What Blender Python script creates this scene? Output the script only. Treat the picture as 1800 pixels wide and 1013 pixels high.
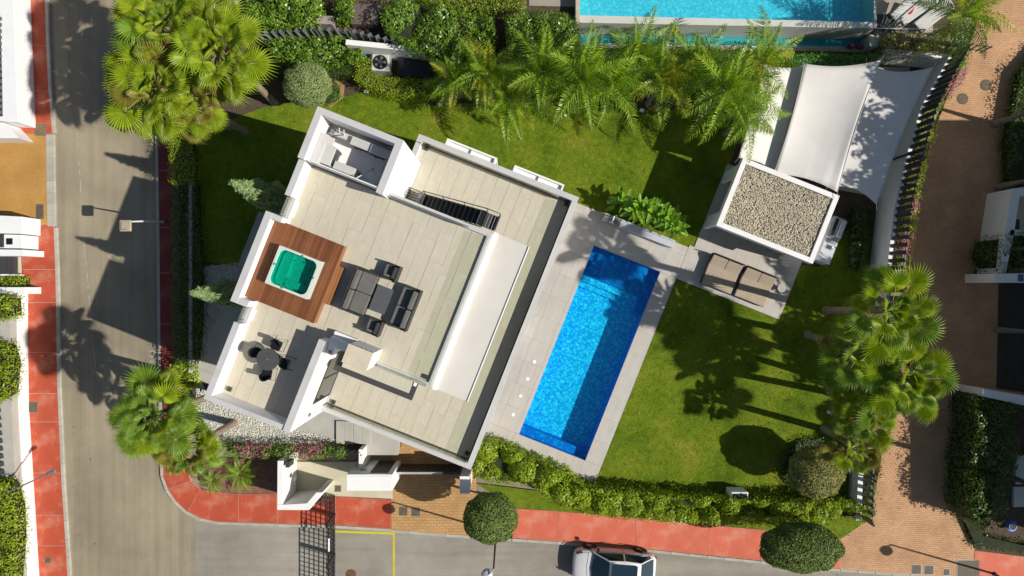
import bpy, bmesh, math, random
import numpy as np
from mathutils import Vector, Matrix, Quaternion
from mathutils.geometry import tessellate_polygon
random.seed(7); RNG = np.random.default_rng(7)
for o in list(bpy.data.objects): bpy.data.objects.remove(o)
S = bpy.context.scene; COL = S.collection
R = math.radians
# ------------------------------------------------------------------ camera, sky, sun, exposure
CAM_Z = 35.0
cd = bpy.data.cameras.new('camera'); cam = bpy.data.objects.new('camera', cd); COL.objects.link(cam)
cam.location = (0, 0, CAM_Z); cd.lens = 24; cd.sensor_width = 36; cd.clip_end = 2000
S.camera = cam
SUN_EL, SUN_AZ = R(40.0), math.atan2(-0.27, 0.963)
w = bpy.data.worlds.new("World"); S.world = w; w.use_nodes = True
nt = w.node_tree; bg = nt.nodes['Background']
sky = nt.nodes.new('ShaderNodeTexSky'); sky.sky_type = 'NISHITA'; sky.sun_disc = False
sky.sun_elevation = SUN_EL; sky.sun_rotation = math.pi/2 - SUN_AZ
nt.links.new(sky.outputs[0], bg.inputs[0]); bg.inputs[1].default_value = 0.068
sd = bpy.data.lights.new('sun', 'SUN'); sd.energy = 4.7; sd.angle = R(0.53); sd.color = (1, .95, .87)
so = bpy.data.objects.new('sun', sd); COL.objects.link(so)
sv = Vector((math.cos(SUN_EL)*math.cos(SUN_AZ), math.cos(SUN_EL)*math.sin(SUN_AZ), math.sin(SUN_EL)))
so.rotation_euler = (-sv).to_track_quat('-Z', 'Y').to_euler(); so.location = sv*60
vs = S.view_settings; vs.view_transform = 'Standard'; vs.look = 'None'; vs.exposure = 0.15; vs.gamma = 1
vs.use_curve_mapping = False
# ------------------------------------------------------------------ measuring helpers (survey of the place)
ROAD, PAVE = -1.0, -0.88
def W(px, py, z=0.0):
    k = (CAM_Z - z)/1200
    return ((px-900)*k, -(py-506.5)*k)
TH = R(21.7); CT, ST = math.cos(TH), math.sin(TH)
def uv2xy(u, v): return (u*CT+v*ST, -u*ST+v*CT)
def poly_uv(l): return [uv2xy(*p) for p in l]
def WP(l, z=0.0): return [W(x, y, z) for x, y in l]
# ------------------------------------------------------------------ mesh helpers
class MB:
    def __init__(s): s.v=[]; s.f=[]; s.m=[]; s.mi=0
    def add(s, vs, fs):
        b=len(s.v); s.v += [tuple(p) for p in vs]; s.f += [tuple(i+b for i in f) for f in fs]; s.m += [s.mi]*len(fs); return s
    def box(s, x0,x1,y0,y1,z0,z1):
        return s.add([(x0,y0,z0),(x1,y0,z0),(x1,y1,z0),(x0,y1,z0),(x0,y0,z1),(x1,y0,z1),(x1,y1,z1),(x0,y1,z1)],
            [(3,2,1,0),(4,5,6,7),(0,1,5,4),(1,2,6,5),(2,3,7,6),(3,0,4,7)])
    def prism(s, poly, z0, z1, bottom=False):
        a = sum(poly[i-1][0]*poly[i][1]-poly[i][0]*poly[i-1][1] for i in range(len(poly)))
        if a < 0: poly = poly[::-1]
        n=len(poly); vs=[(p[0],p[1],z0) for p in poly]+[(p[0],p[1],z1) for p in poly]
        fs=[(i,(i+1)%n,n+(i+1)%n,n+i) for i in range(n)]
        if n<=4: fs.append(tuple(range(n,2*n)))
        else:
            for t in tessellate_polygon([[Vector((p[0],p[1],0)) for p in poly]]): 
                q=[vs[i] for i in t]
                ar=(q[1][0]-q[0][0])*(q[2][1]-q[0][1])-(q[2][0]-q[0][0])*(q[1][1]-q[0][1])
                fs.append(tuple(n+i for i in (t if ar>0 else t[::-1])))
        if bottom: fs.append(tuple(range(n-1,-1,-1)))
        return s.add(vs,fs)
    def sheet(s, loops, z):
        pts=[Vector((p[0],p[1],z)) for l in loops for p in l]
        fs=[]
        for t in tessellate_polygon([[Vector((p[0],p[1],0)) for p in l] for l in loops]):
            a,b,c=[pts[i] for i in t]
            fs.append(tuple(t) if (b-a).cross(c-a).z>0 else tuple(t[::-1]))
        return s.add([tuple(p) for p in pts],fs)
    def tube(s, pts, rad, n=8, cap=True):
        pts=[Vector(p) for p in pts]; k=len(pts); rads=rad if isinstance(rad,(list,tuple)) else [rad]*k
        vs=[];fs=[]
        up=Vector((0,0,1))
        for i,p in enumerate(pts):
            d=(pts[min(i+1,k-1)]-pts[max(i-1,0)]).normalized()
            a=d.cross(up)
            if a.length<1e-3: a=d.cross(Vector((0,1,0)))
            a.normalize(); b=d.cross(a)
            for j in range(n):
                t=2*math.pi*j/n; vs.append(tuple(p+(a*math.cos(t)+b*math.sin(t))*rads[i]))
        for i in range(k-1):
            for j in range(n):
                fs.append((i*n+j,(i+1)*n+j,(i+1)*n+(j+1)%n,i*n+(j+1)%n))
        if cap: fs.append(tuple(range(n))); fs.append(tuple(range(k*n-1,(k-1)*n-1,-1)))
        return s.add(vs,fs)
    def lathe(s, prof, n=20, c=(0,0)):
        vs=[];fs=[];k=len(prof)
        for r,z in prof:
            for j in range(n):
                t=2*math.pi*j/n; vs.append((c[0]+r*math.cos(t),c[1]+r*math.sin(t),z))
        for i in range(k-1):
            for j in range(n): fs.append((i*n+j,i*n+(j+1)%n,(i+1)*n+(j+1)%n,(i+1)*n+j))
        fs.append(tuple((k-1)*n+j for j in range(n))); fs.append(tuple(range(n-1,-1,-1)))
        return s.add(vs,fs)
    def mesh(s, name, mats, smooth=False, bevel=0, origin=(0,0,0), seg=1):
        me=bpy.data.meshes.new(name)
        ox,oy,oz=origin
        me.from_pydata([(x-ox,y-oy,z-oz) for x,y,z in s.v],[],s.f)
        if not isinstance(mats,(list,tuple)): mats=[mats]
        for m in mats: me.materials.append(m)
        me.polygons.foreach_set('material_index', s.m)
        if bevel:
            bm=bmesh.new(); bm.from_mesh(me)
            bmesh.ops.remove_doubles(bm,verts=bm.verts,dist=1e-5)
            es=[e for e in bm.edges if len(e.link_faces)==2 and e.calc_face_angle(0)>R(25)]
            bmesh.ops.bevel(bm,geom=es,offset=bevel,segments=seg,affect='EDGES',clamp_overlap=True,profile=.5)
            bm.to_mesh(me); bm.free()
        if smooth: me.polygons.foreach_set('use_smooth',[True]*len(me.polygons))
        me.update(); return me
    def build(s, name, mats, parent=None, smooth=False, bevel=0, world=False, seg=1):
        org=(0,0,0)
        if parent is not None and world: org=tuple(abs_loc(parent))
        return link(name, s.mesh(name,mats,smooth,bevel,org,seg), parent)
def abs_loc(o):
    v=Vector(o.location)
    while o.parent: o=o.parent; v=v+Vector(o.location)
    return v
def link(name, me, parent=None, mw=None):
    o=bpy.data.objects.new(name,me); COL.objects.link(o)
    if parent is not None: o.parent=parent
    if mw is not None: o.matrix_local=mw
    return o
def tag(o,label,cat,group=None,kind=None):
    if label: o['label']=label
    if cat: o['category']=cat
    if group: o['group']=group
    if kind: o['kind']=kind
    return o
def struct(o): o['kind']='structure'; return o
def stuff(o): o['kind']='stuff'; return o
def thing(name,label,cat,loc=(0,0,0),rz=0,group=None):
    o=bpy.data.objects.new(name,None); COL.objects.link(o); o.empty_display_size=.2
    o.location=loc; o.rotation_euler=(0,0,rz); return tag(o,label,cat,group)
def at_uv(u,v,z=0): x,y=uv2xy(u,v); return (x,y,z)
def dup(root,loc,rz,label):
    r=root.copy(); COL.objects.link(r); r.location=loc; r.rotation_euler=(0,0,rz); r['label']=label
    for ch in root.children:
        c=ch.copy(); COL.objects.link(c); c.parent=r
        for g in ch.children:
            d=g.copy(); COL.objects.link(d); d.parent=c
    return r
def clip(poly, cv):
    """subject polygon clipped by a convex counter-clockwise polygon"""
    out=list(poly)
    for i in range(len(cv)):
        a,b=cv[i],cv[(i+1)%len(cv)]; inp,out=out,[]
        def side(p): return (b[0]-a[0])*(p[1]-a[1])-(b[1]-a[1])*(p[0]-a[0])
        for j in range(len(inp)):
            p,q=inp[j-1],inp[j]; sp,sq=side(p),side(q)
            if (sp>=0)!=(sq>=0):
                t=sp/(sp-sq); out.append((p[0]+(q[0]-p[0])*t,p[1]+(q[1]-p[1])*t))
            if sq>=0: out.append(q)
        if not out: return []
    return out
def area(p): return abs(sum(p[i-1][0]*p[i][1]-p[i][0]*p[i-1][1] for i in range(len(p))))/2
def inside(p,poly):
    x,y=p; c=False; n=len(poly)
    for i in range(n):
        x1,y1=poly[i-1]; x2,y2=poly[i]
        if (y1>y)!=(y2>y) and x<(x2-x1)*(y-y1)/(y2-y1)+x1: c=not c
    return c
def lay_tiles(poly,z0,z1,du,dv,name,mat,parent,gap=.009,stag=.5,off=(0,0),bevel=0,holes=(),tilt=.0012):
    us=[p[0] for p in poly]; vs=[p[1] for p in poly]; k=0
    u=min(us)-off[0]
    while u<max(us):
        v=min(vs)-off[1]-(dv*stag if k%2 else 0)
        while v<max(vs):
            q=clip(poly,[(u+gap/2,v+gap/2),(u+du-gap/2,v+gap/2),(u+du-gap/2,v+dv-gap/2),(u+gap/2,v+dv-gap/2)])
            if len(q)>2 and area(q)>.004:
                cu=sum(p[0] for p in q)/len(q); cv=sum(p[1] for p in q)/len(q)
                if not any(inside((cu,cv),h) for h in holes):
                    mb=MB().prism([(p[0]-cu,p[1]-cv) for p in q],z0,z1)
                    o=mb.build(name,mat,parent); o.location=(cu,cv,random.uniform(0,.002))
                    o.rotation_euler=(random.uniform(-tilt,tilt),random.uniform(-tilt,tilt),0)
            v+=dv
        u+=du; k+=1
# ------------------------------------------------------------------ materials
MATS={}
def NW(nt,t,**kw):
    n=nt.nodes.new(t)
    for k,v in kw.items(): setattr(n,k,v)
    return n
def ramp(nt,fac,stops):
    r=NW(nt,'ShaderNodeValToRGB'); e=r.color_ramp.elements
    while len(e)<len(stops): e.new(.5)
    for i,(p,c) in enumerate(stops): e[i].position=p; e[i].color=(*c,1) if len(c)==3 else c
    nt.links.new(fac,r.inputs[0]); return r.outputs[0]
def noise(nt,vec,scale,detail=4,rough=.6):
    n=NW(nt,'ShaderNodeTexNoise'); n.inputs['Scale'].default_value=scale; n.inputs['Detail'].default_value=detail
    n.inputs['Roughness'].default_value=rough; nt.links.new(vec,n.inputs['Vector']); return n.outputs['Fac']
def mixc(nt,a,b,fac,mode='MIX'):
    m=NW(nt,'ShaderNodeMix',data_type='RGBA',blend_type=mode)
    for i,x in ((6,a),(7,b),(0,fac)):
        if hasattr(x,'is_output'): nt.links.new(x,m.inputs[i])
        else: m.inputs[i].default_value=(*x,1) if isinstance(x,tuple) else x
    return m.outputs[2]
def mul(c,k): return tuple(min(1,x*k) for x in c)
def new(name):
    m=bpy.data.materials.new(name); m.use_nodes=True; nt=m.node_tree
    return m,nt,nt.nodes['Principled BSDF']
def mat(name,base,rough=.8,var=.12,scale=2.0,fine=60,fvar=.1,bump=.15,bdist=.01,metal=0,spec=.4,rand=0,coord='Object',dirt=None,dirt_amt=.3):
    m,nt,b=new(name); tc=NW(nt,'ShaderNodeTexCoord').outputs[coord]
    n1=noise(nt,tc,scale,5); n2=noise(nt,tc,fine,3)
    c=ramp(nt,n1,[(.3,mul(base,1-var)),(.7,mul(base,1+var))])
    c2=ramp(nt,n2,[(.3,(1-fvar,)*3),(.7,(1,1,1))])
    c=mixc(nt,c,c2,1.0,'MULTIPLY')
    if dirt:
        n3=noise(nt,tc,scale*.6,6,.7); f=ramp(nt,n3,[(.5,(0,0,0)),(.75,(dirt_amt,)*3)]); c=mixc(nt,c,dirt,f)
    if rand:
        oi=NW(nt,'ShaderNodeObjectInfo').outputs['Random']
        c=mixc(nt,c,ramp(nt,oi,[(0,(1-rand,)*3),(1,(1+rand*.0,)*3)]),1.0,'MULTIPLY')
    nt.links.new(c,b.inputs['Base Color']); b.inputs['Roughness'].default_value=rough; b.inputs['Metallic'].default_value=metal
    b.inputs['Specular IOR Level'].default_value=spec
    if bump:
        bn=NW(nt,'ShaderNodeBump'); bn.inputs['Strength'].default_value=bump; bn.inputs['Distance'].default_value=bdist
        nt.links.new(n2,bn.inputs['Height']); nt.links.new(bn.outputs[0],b.inputs['Normal'])
    return m
def leafmat(name,c0,c1,c2=None,trans=.3,rough=.45,spec=.35,fine=0):
    m,nt,b=new(name); g=NW(nt,'ShaderNodeNewGeometry').outputs['Random Per Island']
    st=[(0,c0),(.8,c1)]+([(1,c2)] if c2 else [])
    c=ramp(nt,g,st)
    oi=NW(nt,'ShaderNodeObjectInfo').outputs['Random']
    c=mixc(nt,c,ramp(nt,oi,[(0,(.86,.88,.85)),(1,(1.0,1.0,1.0))]),1.0,'MULTIPLY')
    tc=NW(nt,'ShaderNodeTexCoord').outputs['Object']
    c=mixc(nt,c,ramp(nt,noise(nt,tc,1.1,3),[(.35,(.82,.85,.85)),(.65,(1,1,1))]),1.0,'MULTIPLY')
    b.inputs['Roughness'].default_value=rough; b.inputs['Specular IOR Level'].default_value=spec
    nt.links.new(c,b.inputs['Base Color'])
    t=NW(nt,'ShaderNodeBsdfTranslucent'); nt.links.new(mixc(nt,c,(1.25,1.15,.5),1.0,'MULTIPLY'),t.inputs['Color'])
    mx=NW(nt,'ShaderNodeMixShader'); mx.inputs[0].default_value=trans
    nt.links.new(b.outputs[0],mx.inputs[1]); nt.links.new(t.outputs[0],mx.inputs[2])
    nt.links.new(mx.outputs[0],nt.nodes['Material Output'].inputs[0]); return m
def facing(nt,f0):
    lw=NW(nt,'ShaderNodeLayerWeight'); p=NW(nt,'ShaderNodeMath',operation='POWER'); nt.links.new(lw.outputs['Facing'],p.inputs[0]); p.inputs[1].default_value=5
    a=NW(nt,'ShaderNodeMath',operation='MULTIPLY_ADD'); nt.links.new(p.outputs[0],a.inputs[0]); a.inputs[1].default_value=1-f0; a.inputs[2].default_value=f0; return a.outputs[0]
def glassmat(name,tint,refl=1.0,rough=.02):
    m,nt,b=new(name); nt.nodes.remove(b)
    tr=NW(nt,'ShaderNodeBsdfTransparent'); tr.inputs[0].default_value=(*tint,1)
    gl=NW(nt,'ShaderNodeBsdfGlossy'); gl.inputs['Roughness'].default_value=rough
    fr=facing(nt,.04)
    mx=NW(nt,'ShaderNodeMixShader'); nt.links.new(fr,mx.inputs[0])
    nt.links.new(tr.outputs[0],mx.inputs[1]); nt.links.new(gl.outputs[0],mx.inputs[2])
    nt.links.new(mx.outputs[0],nt.nodes['Material Output'].inputs[0]); return m
def watermat(name,tint,scale,bump,dist=.05):
    m,nt,b=new(name); nt.nodes.remove(b)
    tc=NW(nt,'ShaderNodeTexCoord').outputs['Object']
    n=noise(nt,tc,scale,3,.5)
    bn=NW(nt,'ShaderNodeBump'); bn.inputs['Strength'].default_value=bump; bn.inputs['Distance'].default_value=dist; nt.links.new(n,bn.inputs['Height'])
    tr=NW(nt,'ShaderNodeBsdfTransparent'); tr.inputs[0].default_value=(*tint,1)
    rf=NW(nt,'ShaderNodeBsdfGlossy'); rf.inputs['Roughness'].default_value=.04; nt.links.new(bn.outputs[0],rf.inputs['Normal'])
    fr=facing(nt,.025)
    mx=NW(nt,'ShaderNodeMixShader'); nt.links.new(fr,mx.inputs[0])
    nt.links.new(tr.outputs[0],mx.inputs[1]); nt.links.new(rf.outputs[0],mx.inputs[2])
    nt.links.new(mx.outputs[0],nt.nodes['Material Output'].inputs[0]); return m
def causticmat(name,cols,scale,wob=.35):
    """basin lining with water caustics painted into its colour: bright flecks over mixed blues"""
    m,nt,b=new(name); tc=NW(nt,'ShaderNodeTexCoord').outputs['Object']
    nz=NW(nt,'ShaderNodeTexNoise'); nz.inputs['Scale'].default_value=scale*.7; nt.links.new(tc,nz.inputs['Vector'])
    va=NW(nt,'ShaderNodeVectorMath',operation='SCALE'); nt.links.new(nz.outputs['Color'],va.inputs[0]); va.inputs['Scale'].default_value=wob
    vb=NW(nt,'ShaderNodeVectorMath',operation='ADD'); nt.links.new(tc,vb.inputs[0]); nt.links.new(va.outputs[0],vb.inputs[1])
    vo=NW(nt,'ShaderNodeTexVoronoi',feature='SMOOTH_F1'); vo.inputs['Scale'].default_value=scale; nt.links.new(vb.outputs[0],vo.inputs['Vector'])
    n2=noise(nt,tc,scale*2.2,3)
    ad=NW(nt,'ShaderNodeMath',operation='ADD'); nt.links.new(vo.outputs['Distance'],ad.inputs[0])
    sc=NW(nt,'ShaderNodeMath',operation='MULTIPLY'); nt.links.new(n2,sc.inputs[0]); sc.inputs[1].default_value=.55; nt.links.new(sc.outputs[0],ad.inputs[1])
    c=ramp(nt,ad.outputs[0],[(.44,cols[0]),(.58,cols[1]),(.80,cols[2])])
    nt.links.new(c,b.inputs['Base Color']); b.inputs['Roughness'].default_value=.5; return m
def brickmat(name,c1,c2,mortar,bw,bh,rot=0,var=.2,rough=.85,dirt=None):
    m,nt,b=new(name); tc=NW(nt,'ShaderNodeTexCoord').outputs['Object']
    mp=NW(nt,'ShaderNodeMapping'); mp.inputs['Rotation'].default_value=(0,0,rot); nt.links.new(tc,mp.inputs[0])
    # slight waviness of the courses
    nz=NW(nt,'ShaderNodeTexNoise'); nz.inputs['Scale'].default_value=.8; nt.links.new(tc,nz.inputs['Vector'])
    va=NW(nt,'ShaderNodeVectorMath',operation='SCALE'); nt.links.new(nz.outputs['Color'],va.inputs[0]); va.inputs['Scale'].default_value=.12
    vb=NW(nt,'ShaderNodeVectorMath',operation='ADD'); nt.links.new(mp.outputs[0],vb.inputs[0]); nt.links.new(va.outputs[0],vb.inputs[1])
    br=NW(nt,'ShaderNodeTexBrick'); nt.links.new(vb.outputs[0],br.inputs['Vector'])
    br.inputs['Scale'].default_value=1; br.inputs['Brick Width'].default_value=bw; br.inputs['Row Height'].default_value=bh
    br.inputs['Mortar Size'].default_value=.013; br.inputs['Mortar Smooth'].default_value=.3; br.inputs['Bias'].default_value=-.1
    for k,c in (('Color1',c1),('Color2',c2),('Mortar',mortar)): br.inputs[k].default_value=(*c,1)
    c=mixc(nt,br.outputs[0],ramp(nt,noise(nt,tc,.9,5),[(.3,(1-var,)*3),(.7,(1,1,1))]),1.0,'MULTIPLY')
    c=mixc(nt,c,ramp(nt,noise(nt,tc,35,3),[(.3,(.8,)*3),(.7,(1,1,1))]),1.0,'MULTIPLY')
    if dirt: c=mixc(nt,c,dirt,ramp(nt,noise(nt,tc,.35,6,.7),[(.5,(0,0,0)),(.7,(.35,)*3)]))
    nt.links.new(c,b.inputs['Base Color']); b.inputs['Roughness'].default_value=rough; b.inputs['Specular IOR Level'].default_value=.25
    bn=NW(nt,'ShaderNodeBump'); bn.inputs['Strength'].default_value=.5; bn.inputs['Distance'].default_value=.008; bn.invert=True
    nt.links.new(br.outputs['Fac'],bn.inputs['Height']); nt.links.new(bn.outputs[0],b.inputs['Normal']); return m
def asphaltmat(name,base,pale,lanes=(2.2,.06,1)):
    m,nt,b=new(name); tc=NW(nt,'ShaderNodeTexCoord').outputs['Object']
    c=ramp(nt,noise(nt,tc,.22,6,.65),[(.35,mul(base,.86)),(.65,pale)])
    mp=NW(nt,'ShaderNodeMapping'); mp.inputs['Scale'].default_value=lanes; nt.links.new(tc,mp.inputs[0])   # wheel lanes
    c=mixc(nt,c,ramp(nt,noise(nt,mp.outputs[0],1.0,4),[(.35,(.82,)*3),(.6,(1,1,1))]),1.0,'MULTIPLY')
    c=mixc(nt,c,ramp(nt,noise(nt,tc,28,5,.85),[(.34,(.66,)*3),(.5,(.95,)*3),(.68,(1.12,)*3)]),1.0,'MULTIPLY')
    st=ramp(nt,noise(nt,tc,2.6,5,.75),[(.66,(0,0,0)),(.78,(.5,)*3)]); c=mixc(nt,c,mul(base,.55),st)
    nt.links.new(c,b.inputs['Base Color']); b.inputs['Roughness'].default_value=.85; b.inputs['Specular IOR Level'].default_value=.25
    bn=NW(nt,'ShaderNodeBump'); bn.inputs['Strength'].default_value=.5; bn.inputs['Distance'].default_value=.01
    nt.links.new(noise(nt,tc,60,3),bn.inputs['Height']); nt.links.new(bn.outputs[0],b.inputs['Normal']); return m
def paintmat(name,base,worn):
    """painted concrete, worn through in patches and streaks"""
    m,nt,b=new(name); tc=NW(nt,'ShaderNodeTexCoord').outputs['Object']
    c=ramp(nt,noise(nt,tc,.7,5),[(.3,mul(base,.85)),(.7,mul(base,1.12))])
    c=mixc(nt,c,ramp(nt,noise(nt,tc,45,3),[(.3,(.86,)*3),(.7,(1,1,1))]),1.0,'MULTIPLY')
    f1=ramp(nt,noise(nt,tc,1.3,7,.72),[(.50,(0,0,0)),(.70,(.38,)*3)]); c=mixc(nt,c,mul(worn,.8),f1)
    f2=ramp(nt,noise(nt,tc,4.5,6,.75),[(.60,(0,0,0)),(.68,(.8,)*3)])
    f3=ramp(nt,noise(nt,tc,.5,2),[(.48,(0,0,0)),(.6,(1,1,1))]); f=mixc(nt,f2,f3,1.0,'MULTIPLY'); c=mixc(nt,c,worn,f)
    nt.links.new(c,b.inputs['Base Color']); b.inputs['Roughness'].default_value=.75; b.inputs['Specular IOR Level'].default_value=.3
    bn=NW(nt,'ShaderNodeBump'); bn.inputs['Strength'].default_value=.2; bn.inputs['Distance'].default_value=.005
    nt.links.new(noise(nt,tc,50,3),bn.inputs['Height']); nt.links.new(bn.outputs[0],b.inputs['Normal']); return m
def tilemat(name,base,vein,rot=0,rand=.08,rough=.45):
    m,nt,b=new(name); tc=NW(nt,'ShaderNodeTexCoord').outputs['Object']
    oi=NW(nt,'ShaderNodeObjectInfo').outputs['Random']
    of=NW(nt,'ShaderNodeVectorMath',operation='ADD'); nt.links.new(tc,of.inputs[0])
    sc=NW(nt,'ShaderNodeMath',operation='MULTIPLY'); nt.links.new(oi,sc.inputs[0]); sc.inputs[1].default_value=40; nt.links.new(sc.outputs[0],of.inputs[1])
    mp=NW(nt,'ShaderNodeMapping'); mp.inputs['Rotation'].default_value=(0,0,rot); mp.inputs['Scale'].default_value=(7,.9,1); nt.links.new(of.outputs[0],mp.inputs[0])
    n=noise(nt,mp.outputs[0],1.0,5,.6)
    c=ramp(nt,n,[(.32,vein),(.5,base),(.75,mul(base,1.08))])
    c=mixc(nt,c,ramp(nt,oi,[(0,(1-rand,1-rand,1-rand*1.3)),(1,(1,1,1))]),1.0,'MULTIPLY')
    c=mixc(nt,c,ramp(nt,noise(nt,tc,1.1,5,.7),[(.35,(.93,.92,.9)),(.7,(1,1,1))]),1.0,'MULTIPLY')
    nt.links.new(c,b.inputs['Base Color']); b.inputs['Roughness'].default_value=rough; b.inputs['Specular IOR Level'].default_value=.3; return m
def lawncol(nt,k=1.0):
    tc=NW(nt,'ShaderNodeNewGeometry').outputs['Position']
    c=ramp(nt,noise(nt,tc,.42,7,.62),[(.28,mul((.07,.13,.008),k)),(.46,mul((.17,.245,.016),k)),(.60,mul((.235,.285,.022),k)),(.74,mul((.38,.32,.06),k))])
    c=mixc(nt,c,ramp(nt,noise(nt,tc,3.2,6,.7),[(.3,(.62,.68,.6)),(.55,(1,1,1)),(.75,(1.2,1.12,1.0))]),1.0,'MULTIPLY')
    return mixc(nt,c,mul((.40,.33,.10),k),ramp(nt,noise(nt,tc,1.1,7,.75),[(.60,(0,0,0)),(.74,(.55,)*3)]))
def lawnmat(name):
    m,nt,b=new(name); tc=NW(nt,'ShaderNodeTexCoord').outputs['Object']
    c=lawncol(nt,.95)
    c=mixc(nt,c,ramp(nt,noise(nt,tc,26,4,.8),[(.3,(.5,.55,.5)),(.7,(1,1,1))]),1.0,'MULTIPLY')
    nt.links.new(c,b.inputs['Base Color']); b.inputs['Roughness'].default_value=.9; b.inputs['Specular IOR Level'].default_value=.1
    bn=NW(nt,'ShaderNodeBump'); bn.inputs['Strength'].default_value=.8; bn.inputs['Distance'].default_value=.03
    nt.links.new(noise(nt,tc,40,3),bn.inputs['Height']); nt.links.new(bn.outputs[0],b.inputs['Normal']); return m
def grassmat(name):
    m,nt,b=new(name); c=lawncol(nt,1.5); g=NW(nt,'ShaderNodeNewGeometry').outputs['Random Per Island']
    c=mixc(nt,c,ramp(nt,g,[(0,(.55,.6,.5)),(1,(1.15,1.1,1.0))]),1.0,'MULTIPLY')
    nt.links.new(c,b.inputs['Base Color']); b.inputs['Roughness'].default_value=.7; b.inputs['Specular IOR Level'].default_value=.1; return m
def woodmat(name,c0,c1,c2):
    m,nt,b=new(name); tc=NW(nt,'ShaderNodeTexCoord').outputs['Object']; oi=NW(nt,'ShaderNodeObjectInfo').outputs['Random']
    mp=NW(nt,'ShaderNodeMapping'); mp.inputs['Scale'].default_value=(30,1.5,30); nt.links.new(tc,mp.inputs[0])
    c=ramp(nt,oi,[(0,c0),(.5,c1),(1,c2)])
    c=mixc(nt,c,ramp(nt,noise(nt,mp.outputs[0],1,4),[(.3,(.7,.68,.66)),(.7,(1,1,1))]),1.0,'MULTIPLY')
    nt.links.new(c,b.inputs['Base Color']); b.inputs['Roughness'].default_value=.5; return m

STUCCO=mat('white_render',(.80,.79,.77),.85,.03,.8,25,.03,.15,.004,dirt=(.55,.50,.42),dirt_amt=.25)
COPING=mat('parapet_coping',(.52,.51,.50),.8,.05,1.2,30,.05,.1,.004,dirt=(.36,.33,.28),dirt_amt=.45)
SLABW=mat('roof_membrane',(.60,.565,.51),.7,.05,.7,20,.03,.1,.004,dirt=(.48,.40,.28),dirt_amt=.4)
TILE=tilemat('terrace_tile',(.545,.505,.405),(.52,.478,.378),rand=.03)
TILEY=tilemat('plant_room_tile',(.55,.49,.34),(.47,.41,.27))
GROUT=mat('grout',(.44,.405,.325),.9)
DECKT=tilemat('pool_deck_tile',(.49,.46,.42),(.455,.428,.39),rough=.6,rand=.035)
PATHM=mat('path_concrete',(.44,.42,.37),.85,.1,1.2,50,.12,.2,.005,dirt=(.3,.28,.22))
CREAM=mat('entrance_paving',(.55,.50,.36),.85,.1,1.0,40,.12,.15,.005,dirt=(.4,.35,.22))
ASPH=asphaltmat('asphalt',(.30,.255,.18),(.385,.325,.225))
ASPHP=asphaltmat('asphalt_pale',(.30,.275,.225),(.385,.35,.285),(.08,1.6,1))
RED=paintmat('red_pavement_paint',(.48,.085,.040),(.60,.42,.30))
REDB=paintmat('coral_pavement_paint',(.62,.145,.08),(.68,.46,.36))
KERB=mat('kerb_concrete',(.46,.43,.36),.85,.15,2,40,.15,.3,.006,rand=.15)
BRICK=brickmat('brick_paving',(.72,.42,.22),(.62,.35,.185),(.42,.25,.15),.21,.105,0.06,.25,dirt=(.28,.16,.09))
BRICKD=brickmat('driveway_paving',(.60,.36,.15),(.52,.30,.12),(.38,.21,.09),.30,.15,0,.2)
BRICKY=brickmat('tan_paving',(.62,.34,.095),(.57,.305,.085),(.48,.26,.075),.10,.10,0,.2)
LAWN=lawnmat('lawn_grass')
SOIL=mat('soil',(.10,.07,.045),.95,.3,3,60,.3,.6,.03)
MULCH=mat('bark_mulch',(.30,.15,.105),.95,.3,5,80,.4,.8,.04)
CLAY=mat('clay_edge',(.42,.26,.12),.95,.25,3,60,.3,.6,.03)
PEB=mat('white_pebble',(.66,.64,.60),.7,.15,1.5,30,.1,0,rand=0)
PEBT=leafmat('roof_gravel',(.56,.485,.36),(.68,.60,.455),(.74,.67,.54),0,.85,.2)
PEBW=leafmat('garden_pebbles',(.56,.52,.45),(.76,.72,.64),(.82,.79,.72),0,.7,.3)
BLACK=mat('black_metal',(.018,.018,.02),.45,.1,4,40,.1,0,metal=.3)
DGREY=mat('dark_grey_metal',(.05,.05,.055),.5,.1,4,40,.1,0)
GREYM=mat('grey_metal',(.22,.23,.24),.45,.08,4,40,.06,0,metal=.4)
STEEL=mat('steel',(.50,.51,.52),.3,.05,4,40,.05,0,metal=.9)
ALU=mat('aluminium',(.62,.62,.62),.4,.05,4,40,.05,0,metal=.5)
WPAINT=mat('white_paint',(.80,.80,.79),.5,.03,2,30,.03,0)
PLAST=mat('grey_plastic',(.50,.50,.47),.55,.06,2,30,.06,0,dirt=(.35,.33,.28))
BROWND=mat('dark_brown_gate',(.055,.038,.03),.6,.15,3,40,.1,.1)
CANOPYD=mat('canopy_fascia',(.055,.05,.052),.6,.08,3,40,.06,0)
WOOD=woodmat('ipe_boards',(.17,.058,.019),(.235,.082,.027),(.29,.11,.038))
WOODL=woodmat('ipe_step',(.30,.12,.04),(.34,.14,.05),(.38,.16,.06))
STONE=mat('stone_cap',(.60,.52,.40),.7,.1,2,40,.08,.1,.004,dirt=(.55,.40,.25))
GLASS=glassmat('clear_glass',(.93,.955,.90))
DGLASS=mat('window_glass',(.02,.025,.03),.08,0,1,1,0,0,spec=.6)
WATER=watermat('pool_water',(.15,.78,.87),5.5,.22)
WATERT=watermat('spa_water',(.06,.57,.47),9,.35)
WATERN=watermat('neighbour_water',(.29,.78,.86),7,.25)
CAUST=causticmat('blue_pool_caustics',[(1,1,1),(.48,.78,.95),(.10,.46,.84)],7.5)  # pale cells stand in for caustic sparkle on the pool floor
CAUSTD=causticmat('blue_wall_caustics',[(.12,.40,.80),(.07,.28,.70),(.04,.2,.6)],5)  # same painted ripple pattern in deeper blues, for walls and ledges
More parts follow.
